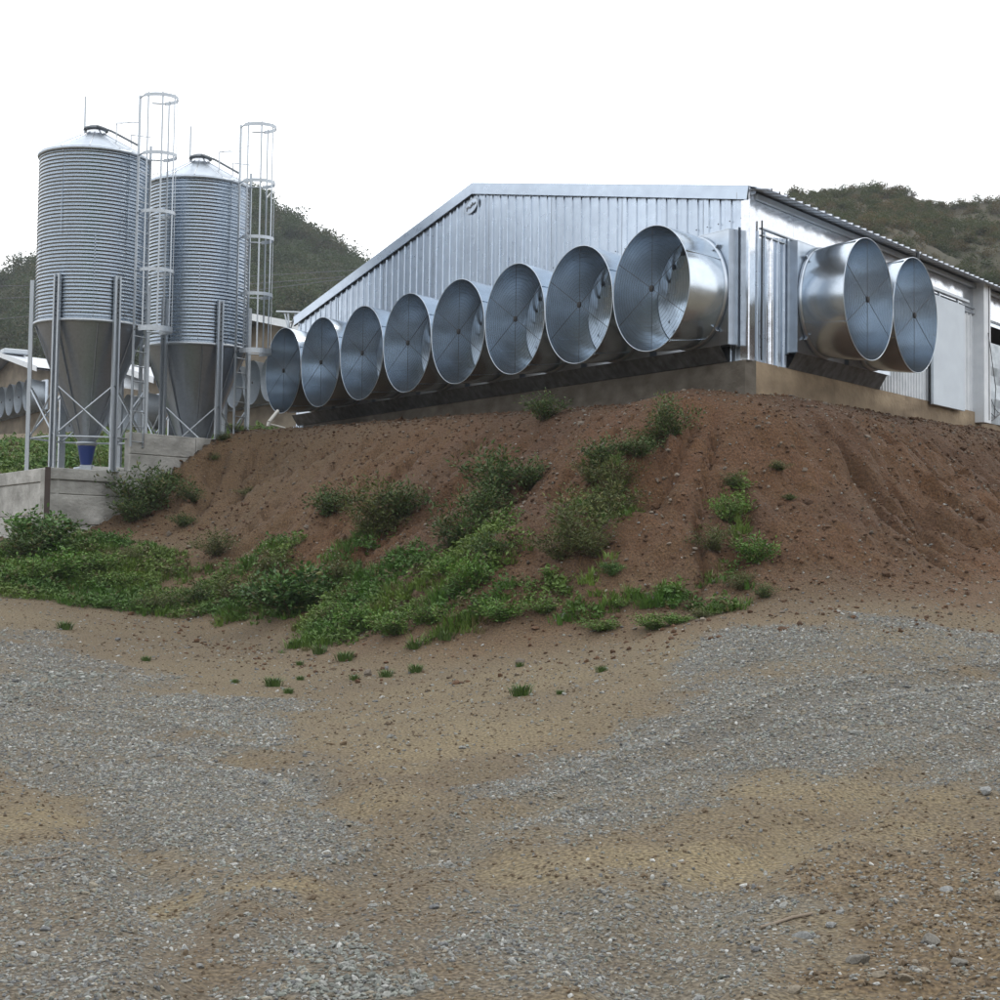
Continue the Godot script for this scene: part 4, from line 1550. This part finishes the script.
func make_stones() -> void:
	rng.seed = 11
	var xfs := []
	var cols := []
	# crushed stone of the yard: [from depth, to depth, tries per square metre, radius low, radius high]
	for band in [[4.6, 7.5, 4800, 0.005, 0.018], [7.5, 11.0, 3200, 0.006, 0.020], [11.0, 16.0, 1700, 0.008, 0.024], [16.0, 24.0, 620, 0.010, 0.030]]:
		var half: float = band[1] * 0.36 + 0.5
		var count := int((band[1] - band[0]) * half * 2.0 * band[2])
		for i in count:
			var z: float = -rng.randf_range(band[0], band[1])
			var x := rng.randf_range(-half, half)
			var g := gravel_at(x, z)
			var soft := 0.10 + 0.26 * patch_at("rough", x, z)
			if rng.randf() > maxf(g * 0.95, soft):
				continue
			var rr: float = lerpf(band[3], band[4], pow(rng.randf(), 2.2))
			if rng.randf() < 0.02:
				rr *= 1.8
			elif soft > 0.4 and g < 0.3 and rng.randf() < 0.12:
				rr *= 1.7
			var big := patch_at("coarse", x, z) > 0.3
			if big:
				rr *= rng.randf_range(0.9, 1.7)
			xfs.append(Transform3D(rand_basis(rr), Vector3(x, surface(x, z) + rr * 0.15, z)))
			cols.append(Color(0.29, 0.305, 0.275) * rng.randf_range(0.65, 1.3) if big and rng.randf() < 0.5 else stone_color() if g > 0.25 or rng.randf() < 0.5 else Color(0.17, 0.122, 0.074) * rng.randf_range(0.7, 1.3))
	scatter("gravel", "grey crushed stone spread over the yard", "gravel", stone_mesh(3, 0), M.stone, xfs, cols)
	# stones and clods on the bank
	xfs = []
	cols = []
	for i in 230000:
		var z := -rng.randf_range(13.0, 34.0)
		var x := rng.randf_range(-0.36, 0.42) * -z
		var b := bank(x, z)
		if b.y < -0.9 or b.y > 6.5 or Geometry2D.is_point_in_polygon(Vector2(x, z), pad_poly):
			continue
		var dens := 0.35 + 0.5 * (1.0 - smoothstep(50.0, 58.0, b.z)) + 0.25 * nz.get_noise_2d(x * 50, z * 50)
		dens *= 1.0 - 0.85 * smoothstep(2.8, 4.6, b.y)
		if rng.randf() > dens:
			continue
		var rr := 0.009 + 0.040 * pow(rng.randf(), 4.0)
		if rng.randf() < 0.03:
			rr *= 2.0
		xfs.append(Transform3D(rand_basis(rr), Vector3(x, surface(x, z) + rr * 0.2, z)))
		var k := rng.randf()
		if k < 0.80:
			cols.append(Color(0.122, 0.063, 0.030) * rng.randf_range(0.75, 1.35))
		else:
			cols.append(Color(0.20, 0.165, 0.13) * rng.randf_range(0.7, 1.5))
	scatter("rubble", "small stones and clods on the earth bank", "rubble", stone_mesh(5, 0), M.stone, xfs, cols)
	# single rocks
	var kinds := [stone_mesh(21, 1), stone_mesh(22, 1), stone_mesh(23, 1), stone_mesh(24, 1)]
	var spots := [[803, 938, 0.045, 0], [858, 964, 0.062, 1], [948, 896, 0.034, 0], [986, 796, 0.060, 0], [932, 942, 0.055, 1], [905, 988, 0.04, 2], [830, 928, 0.03, 0], [897, 852, 0.022, 2], [905, 900, 0.022, 1], [957, 800, 0.02, 1], [975, 905, 0.022, 2], [1000, 905, 0.05, 2],
		[40, 865, 0.03, 3], [15, 860, 0.02, 3], [148, 848, 0.025, 3], [435, 910, 0.025, 3], [495, 912, 0.02, 2], [840, 915, 0.028, 0], [880, 985, 0.03, 2], [795, 995, 0.035, 2], [870, 930, 0.018, 1], [960, 965, 0.04, 1], [990, 950, 0.026, 2], [915, 965, 0.022, 2], [925, 980, 0.03, 2],
		[20, 945, 0.028, 0], [75, 985, 0.02, 0], [45, 930, 0.024, 3], [185, 945, 0.024, 0], [150, 970, 0.022, 2], [200, 960, 0.02, 0], [270, 990, 0.024, 3], [505, 768, 0.02, 2], [620, 870, 0.018, 2], [755, 955, 0.024, 3], [700, 990, 0.026, 0], [655, 915, 0.018, 0], [585, 965, 0.02, 3], [800, 385, 0.05, 1], [462, 748, 0.03, 0], [668, 700, 0.03, 2], [520, 755, 0.03, 3], [195, 693, 0.035, 0], [118, 640, 0.05, 3]]
	var tint := [Color(0.33, 0.335, 0.325), Color(0.24, 0.225, 0.195), Color(0.30, 0.255, 0.19), Color(0.22, 0.225, 0.23)]
	var words := ["pale grey angular rock lying on the yard", "dark grey brown rock lying on the rough earth", "tan broken rock lying on the yard", "dull grey rock lying on the yard"]
	var mats := []
	for c in tint:
		mats.append(mat(c, 0.9, 0.0, noise_tex(0.06, Color(0.62, 0.62, 0.62), Color(1.0, 1.0, 1.0), 52, 256), 4.0, bump_tex(0.06, 53, 6.0), 0.8))
	var i := 0
	for q in spots:
		var p := hit(q[0], q[1])
		var kind: int = q[3]
		var o := single("rock", kinds[i % 4], mats[kind], words[kind], "rock", words[kind].replace("rock", "rocks"))
		var s: float = q[2] * (1.0 if q[1] > 500 else 1.6)
		o.transform = Transform3D(Basis(UP, rng.randf() * TAU) * Basis(Vector3(1, 0, 0), rng.randf_range(-0.3, 0.3)).scaled(Vector3(s * 1.2, s * 0.9, s)), Vector3(p.x, surface(p.x, p.z) + s * 0.2, p.z))
		i += 1
	# fallen sticks
	for q in [[[760, 934], [775, 928], [792, 921], [812, 917], 0.007, "bent dry stick lying by the rough earth"], [[28, 861], [40, 860], [55, 860], [70, 857], 0.005, "thin straight stick lying on the tan earth"]]:
		var ps := PackedVector3Array()
		for k in 4:
			var p := hit(q[k][0], q[k][1])
			ps.append(Vector3(p.x, surface(p.x, p.z) + q[4] * 1.1, p.z))
		var mb := Mb.new()
		mb.pipe(ps, q[4], 6)
		single("stick", mb, M.wood, q[5], "stick")

# ---------------------------------------------------------------- plants
func shrub_parts(seed: int, broad: float, leaves: int, ln: float, a: Color, b: Color, dry: Color, tall: float) -> Array:
	# a plant about 1 m wide and tall metres high: [foliage, stems]
	var r := RandomNumberGenerator.new()
	r.seed = seed
	var fo := Mb.new()
	var st := Mb.new()
	var stems := 16
	var per := leaves / stems
	for s in stems:
		var ang := r.randf() * TAU
		var lean := r.randf_range(0.05, 0.72)
		var top := Vector3(cos(ang) * lean, tall * r.randf_range(0.55, 1.05) * (1.0 - lean * 0.5), sin(ang) * lean)
		var base := Vector3(r.randf_range(-0.08, 0.08), -0.03, r.randf_range(-0.08, 0.08))
		var bend := Vector3(r.randfn(), 0, r.randfn()) * 0.06
		st.tube(base, base.lerp(top, 0.5) + bend, 0.008, 4, 0.006, false)
		st.tube(base.lerp(top, 0.5) + bend, top, 0.006, 4, 0.002, false)
		var tw := r.randf_range(0.75, 1.25)
		for i in per:
			var t := pow(r.randf(), 0.7)
			var p := base.lerp(top, t) + bend * sin(t * PI)
			var out := Vector3(r.randfn(), r.randfn() * 0.5 + 0.35, r.randfn()).normalized()
			p += out * r.randf_range(0.0, 0.16) * (0.4 + t)
			if p.y < 0.0:
				p.y = r.randf_range(0.0, 0.08)
			var c := a.lerp(b, r.randf())
			if r.randf() < 0.12:
				c = c.lerp(dry, 0.8)
			fo.col = Color(c.r * tw, c.g * tw, c.b * tw)
			leaf(fo, p, (out + Vector3(0, 0.2, 0)).normalized(), ln * r.randf_range(0.6, 1.25), broad, r)
	return [fo.mesh(), st.mesh()]

func tuft_mesh(seed: int, blades: int, h: float, spread_r: float) -> ArrayMesh:
	var r := RandomNumberGenerator.new()
	r.seed = seed
	var mb := Mb.new()
	for i in blades:
		var a := r.randf() * TAU
		var d := Vector3(cos(a), 0, sin(a))
		var p := d * r.randf() * spread_r
		var hh := h * r.randf_range(0.5, 1.1)
		var lean := r.randf_range(0.15, 0.8) * hh
		var w := d.cross(UP) * r.randf_range(0.005, 0.009)
		var m := p + d * lean * 0.35 + UP * hh * 0.65
		var t := p + d * lean + UP * hh
		var k := r.randf_range(0.75, 1.2)
		mb.col = Color(k, k, k * 0.9)
		mb.quad(p - w, p + w, m + w * 0.8, m - w * 0.8)
		mb.tri(m - w * 0.8, m + w * 0.8, t)
	return mb.mesh()

func make_plants() -> void:
	rng.seed = 23
	var dry := Color(0.16, 0.13, 0.06)
	var kinds := {
		"dark": [shrub_parts(101, 0.4, 1500, 0.075, Color(0.045, 0.078, 0.022), Color(0.088, 0.125, 0.038), dry, 0.8), shrub_parts(102, 0.4, 1500, 0.075, Color(0.042, 0.074, 0.022), Color(0.080, 0.118, 0.036), dry, 0.65)],
		"bright": [shrub_parts(103, 0.5, 1500, 0.085, Color(0.070, 0.150, 0.025), Color(0.130, 0.220, 0.045), dry, 0.7), shrub_parts(104, 0.45, 1500, 0.075, Color(0.072, 0.145, 0.027), Color(0.140, 0.210, 0.048), dry, 0.6)],
		"olive": [shrub_parts(105, 0.35, 1300, 0.075, Color(0.060, 0.075, 0.024), Color(0.120, 0.125, 0.042), dry, 0.7), shrub_parts(106, 0.35, 1300, 0.07, Color(0.065, 0.078, 0.026), Color(0.125, 0.135, 0.046), dry, 0.75)],
		"broad": [shrub_parts(107, 0.55, 2400, 0.085, Color(0.055, 0.120, 0.034), Color(0.105, 0.185, 0.056), dry, 0.85), shrub_parts(108, 0.55, 2000, 0.08, Color(0.044, 0.100, 0.030), Color(0.090, 0.160, 0.050), dry, 0.7)]}
	var words := {"dark": ["dark green small leaved shrub"], "bright": ["bright green weedy shrub"], "olive": ["olive yellow drying shrub"], "broad": ["green broad leaved shrub"]}
	# [px, py of the foot, width in pixels, height factor, kind]
	var spots := [[672, 436, 38, 1.0, "dark"], [655, 447, 36, 0.7, "dark"], [640, 456, 40, 0.6, "dark"], [545, 419, 38, 0.75, "dark"], [604, 466, 44, 0.7, "dark"], [592, 482, 40, 0.6, "olive"], [618, 494, 42, 0.9, "olive"], [604, 516, 50, 0.7, "olive"], [577, 548, 64, 0.9, "olive"], [560, 560, 46, 0.7, "olive"], [596, 556, 40, 0.7, "olive"],
		[497, 497, 62, 0.9, "dark"], [532, 488, 46, 0.7, "dark"], [484, 520, 52, 0.8, "dark"], [455, 550, 58, 0.8, "dark"], [470, 592, 52, 1.1, "bright"], [450, 575, 46, 0.7, "bright"], [488, 560, 40, 0.8, "dark"], [386, 528, 62, 0.8, "olive"], [402, 518, 48, 0.8, "dark"], [370, 536, 46, 0.7, "olive"], [327, 514, 46, 0.7, "dark"],
		[730, 488, 24, 0.6, "dark"], [727, 522, 32, 1.0, "bright"], [714, 550, 36, 0.7, "olive"], [755, 562, 34, 0.9, "bright"], [764, 598, 30, 0.8, "dark"], [742, 588, 40, 0.8, "olive"], [612, 575, 22, 1.0, "broad"], [620, 606, 30, 0.6, "bright"], [655, 630, 52, 0.6, "bright"], [676, 625, 34, 0.5, "bright"],
		[150, 510, 60, 0.8, "dark"], [132, 520, 44, 0.7, "dark"], [168, 490, 34, 0.7, "dark"], [192, 502, 24, 0.7, "dark"], [183, 526, 24, 0.6, "dark"], [212, 462, 14, 0.6, "dark"], [222, 440, 14, 0.6, "dark"],
		[290, 614, 96, 0.85, "broad"], [262, 606, 54, 0.7, "broad"], [318, 606, 54, 0.7, "broad"], [275, 575, 60, 0.7, "olive"], [235, 600, 60, 0.8, "olive"], [195, 606, 54, 0.7, "dark"], [160, 612, 50, 0.7, "olive"], [60, 580, 70, 0.7, "bright"], [28, 585, 66, 0.8, "bright"], [95, 572, 56, 0.7, "bright"], [118, 585, 48, 0.6, "bright"], [20, 560, 50, 0.8, "dark"], [45, 553, 50, 0.8, "broad"],
		[345, 580, 52, 0.7, "olive"], [362, 630, 56, 0.7, "bright"], [396, 634, 62, 0.7, "bright"], [432, 624, 56, 0.7, "bright"], [500, 620, 56, 0.6, "bright"], [545, 612, 50, 0.6, "bright"], [600, 630, 46, 0.5, "bright"], [700, 618, 40, 0.45, "olive"], [340, 618, 46, 0.7, "bright"], [725, 612, 30, 0.45, "bright"], [215, 555, 40, 0.6, "olive"], [130, 560, 30, 0.5, "olive"], [250, 430, 26, 0.35, "olive"], [235, 432, 24, 0.35, "olive"], [265, 428, 22, 0.3, "olive"], [690, 382, 14, 0.5, "dark"], [614, 403, 16, 0.5, "olive"], [780, 470, 18, 0.5, "dark"], [790, 500, 14, 0.5, "dark"]]
	var first := {}
	for q in spots:
		var p := hit(q[0], q[1])
		var kind: String = q[4]
		var w: float = q[2] / FOC * -p.z * (1.25 if q[1] < 565 else 0.9)
		var xf := Transform3D(Basis(UP, rng.randf() * TAU).scaled(Vector3(w, w * q[3] * (1.0 if q[1] > 560 else 1.2), w)), Vector3(p.x, surface(p.x, p.z) - 0.01, p.z))
		var v := rng.randi() % 2
		var place := "halfway down the red bank below the fan row"
		if q[0] < 240:
			place = "beside the retaining wall below the silos" if q[1] < 560 or q[0] < 130 else "in the weeds beside the broad leaved bush"
		elif q[1] < 470:
			place = "near the crest of the bank under the fans"
		elif q[0] > 700:
			place = "along the gully below the corner of the house"
		elif q[1] > 565:
			place = "at the foot of the bank where the yard begins"
		var says: String = words[kind][0] + " " + place
		var key := kind + str(v)
		if not first.has(key):
			var t := thing("shrub", says, "shrub", xf, says.replace("shrub", "shrubs"))
			part("foliage", kinds[kind][v][0], M.leaf, t)
			part("stem", kinds[kind][v][1], M.bark, t)
			first[key] = t
		else:
			copy(first[key], "shrub", xf, says, says.replace("shrub", "shrubs"))
	# white flower heads over the weeds
	var fl := Mb.new()
	for i in 6:
		fl.col = Color(0.42, 0.38, 0.40)
		var d := Vector3(rng.randfn(), rng.randfn(), rng.randfn()).normalized()
		leaf(fl, d * 0.2, d, 1.0, 0.8, rng)
	var xfs := []
	var cols := []
	for q in [[290, 600, 50, 12, 26], [60, 572, 50, 10, 22], [250, 590, 40, 10, 12], [235, 600, 40, 8, 8]]:
		for i in q[4]:
			var p := hit(q[0] + rng.randf_range(-q[2], q[2]), q[1] + rng.randf_range(-q[3], q[3]))
			xfs.append(Transform3D(rand_basis(0.014), p + UP * rng.randf_range(0.4, 0.75)))
			cols.append(Color(1, 1, 1))
	scatter("flower_heads", "tiny white flower heads above the weeds below the bank", "flowers", fl.mesh(), M.leaf, xfs, cols)
	# grass and weeds at the foot of the bank, and behind the silos
	var wx := []
	var wc := []
	xfs = []
	cols = []
	for i in 120000:
		var back := i % 5 == 4
		var z := -rng.randf_range(12.0, 31.0) if not back else -rng.randf_range(33.0, 62.0)
		var x := rng.randf_range(-0.36, 0.36) * -z if not back else rng.randf_range(-0.42, -0.14) * -z
		var g := patch_at("grass", x, z)
		if back:
			g = 0.55 * smoothstep(34.0, 38.0, -z) * (1.0 if bank(x, z).y > 0.5 else 0.0)
		if g < 0.08 or rng.randf() > g * (0.7 + 1.2 * nz.get_noise_2d(x * 60, z * 60)):
			continue
		if Geometry2D.is_point_in_polygon(Vector2(x, z), pad_poly):
			continue
		var s := rng.randf_range(0.5, 1.15) * (2.2 if back else 1.0)
		var k := clampf(0.5 + nz.get_noise_2d(x * 45 + 31, z * 45) * 1.6, 0, 1)
		var c := Color(0.075, 0.155, 0.028).lerp(Color(0.150, 0.205, 0.050), k) * rng.randf_range(0.8, 1.2)
		if rng.randf() < 0.10:
			c = Color(0.15, 0.125, 0.065)
		var xf := Transform3D(Basis(UP, rng.randf() * TAU).scaled(Vector3(s, s * rng.randf_range(0.5, 1.1), s)), Vector3(x, surface(x, z) - 0.01, z))
		if nz.get_noise_2d(x * 90 + 600, z * 90) + rng.randf_range(-0.25, 0.25) > -0.02:
			xfs.append(xf)
			cols.append(c)
		else:
			wx.append(xf)
			wc.append(c)
	scatter("grass", "green grass along the foot of the bank", "grass", tuft_mesh(201, 26, 0.15, 0.12), M.leaf, xfs, cols)
	var wm := Mb.new()
	var wr := RandomNumberGenerator.new()
	wr.seed = 9
	for i in 34:
		var d := Vector3(wr.randfn(), absf(wr.randfn()) * 0.7 + 0.1, wr.randfn()).normalized()
		var v := wr.randf_range(0.7, 1.25)
		wm.col = Color(v, v, v)
		leaf(wm, Vector3(wr.randfn() * 0.06, wr.randf_range(0.0, 0.16), wr.randfn() * 0.06), d, wr.randf_range(0.04, 0.085), 0.5, wr)
	scatter("weeds", "low leafy weeds growing among the grass below the bank", "weeds", wm.mesh(), M.leaf, wx, wc)
	# single tufts on the bare earth
	var tm := tuft_mesh(202, 110, 0.16, 0.11)
	var tufts := [[345, 661, 30], [416, 672, 26], [386, 677, 24], [354, 680, 18], [521, 695, 36], [601, 671, 20], [320, 653, 26], [146, 660, 16], [288, 694, 18], [273, 686, 30], [300, 680, 14], [415, 648, 26], [446, 640, 28], [560, 694, 14], [235, 683, 14], [65, 630, 26], [300, 665, 14], [520, 667, 14]]
	var proto: Node3D = null
	for q in tufts:
		var p := hit(q[0], q[1])
		var s: float = q[2] / FOC * -p.z / 0.36
		var xf := Transform3D(Basis(UP, rng.randf() * TAU).scaled(Vector3(s, s * 0.8, s)), Vector3(p.x, surface(p.x, p.z) - 0.005, p.z))
		if proto == null:
			var lm: StandardMaterial3D = M.leaf.duplicate()
			lm.albedo_color = Color(0.065, 0.115, 0.022).linear_to_srgb()
			var o := single("grass_tuft", tm, lm, "small green grass tuft growing alone on the bare earth", "grass tuft", "lone tufts on the bare earth")
			o.transform = xf
			proto = o
		else:
			copy(proto, "grass_tuft", xf, "small green grass tuft growing alone on the bare earth", "lone tufts on the bare earth")

func make_wires() -> void:
	for q in [[[-200, 285], [130, 282], [640, 250], "topmost power line crossing in front of the hill"], [[-200, 300], [130, 292], [640, 250], "middle power line crossing in front of the hill"], [[-200, 336], [130, 305], [640, 240], "lowest power line crossing in front of the hill"]]:
		var a := at(q[0][0], q[0][1], 108.0)
		var b := at(q[1][0], q[1][1], 108.0)
		var c := at(q[2][0], q[2][1], 108.0)
		var ps := PackedVector3Array()
		for i in 41:
			var t := i / 40.0
			var m := b * 2.0 - (a + c) * 0.5
			ps.append(a * (1 - t) * (1 - t) + m * 2 * t * (1 - t) + c * t * t)
		var mb := Mb.new()
		mb.pipe(ps, 0.022, 5)
		single("power_line", mb, M.cable, q[3], "power line")
	# white drain elbow under the last fan
	var p := hit(272, 424)
	var mb2 := Mb.new()
	var e := at(269, 424, -p.z)
	mb2.pipe(PackedVector3Array([at(278, 411, -p.z + 0.2), at(269, 422, -p.z), at(268, 426, -p.z)]), 0.036, 10)
	mb2.pipe(PackedVector3Array([e, at(285, 428, -p.z + 0.2)]), 0.018, 8)
	single("drain_pipe", mb2, M.pvc, "white plastic drain pipe leaning below the last fan", "pipe")

func _ready() -> void:
	rng.seed = 7
	nz.seed = 5
	nz.noise_type = FastNoiseLite.TYPE_SIMPLEX_SMOOTH
	nz.frequency = 0.01
	nz.fractal_octaves = 3
	# camera
	var cam := Camera3D.new()
	cam.name = "camera"
	add_child(cam)
	cam.position = Vector3(0, EYE, 0)
	cam.rotation = Vector3(PITCH, 0, ROLL)
	var near := 0.05
	cam.set_frustum(near * 1000.0 / FOC, Vector2(0, (PPY - 500.0) / FOC * near), near, 3000.0)
	cam.current = true
	# sky: bright even overcast
	var env := Environment.new()
	var sky := Sky.new()
	var sm := ProceduralSkyMaterial.new()
	sm.sky_top_color = Color(0.93, 0.945, 0.965)
	sm.sky_horizon_color = Color(1.0, 1.0, 1.0)
	sm.sky_curve = 0.25
	sm.ground_bottom_color = Color(0.3, 0.27, 0.22)
	sm.ground_horizon_color = Color(0.9, 0.9, 0.9)
	sm.sun_angle_max = 0.0
	sky.sky_material = sm
	env.background_mode = Environment.BG_SKY
	env.sky = sky
	env.background_energy_multiplier = 1.85
	env.tonemap_mode = Environment.TONE_MAPPER_LINEAR
	env.tonemap_exposure = 1.0
	env.fog_enabled = true
	env.fog_density = 0.0004
	env.fog_light_color = Color(0.93, 0.96, 1.0)
	env.sdfgi_enabled = true
	env.ssao_enabled = true
	env.ssil_enabled = true
	var we := WorldEnvironment.new()
	we.name = "world_environment"
	we.environment = env
	add_child(we)
	# the veiled sun, high beyond the house to the right
	var sun := DirectionalLight3D.new()
	sun.name = "sun"
	sun.light_energy = 0.25
	sun.light_color = Color(1.0, 0.97, 0.92)
	sun.light_angular_distance = 14.0
	sun.shadow_enabled = true
	add_child(sun)
	sun.look_at_from_position(Vector3(30, 70, -30), Vector3.ZERO)

	make_materials()
	solve_ground()
	setup_terrace()
	setup_pad()
	setup_patches()
	make_terrain()
	make_house()
	place_fans()
	make_silos()
	make_far_sheds()
	make_hills()
	make_stones()
	make_plants()
	make_wires()
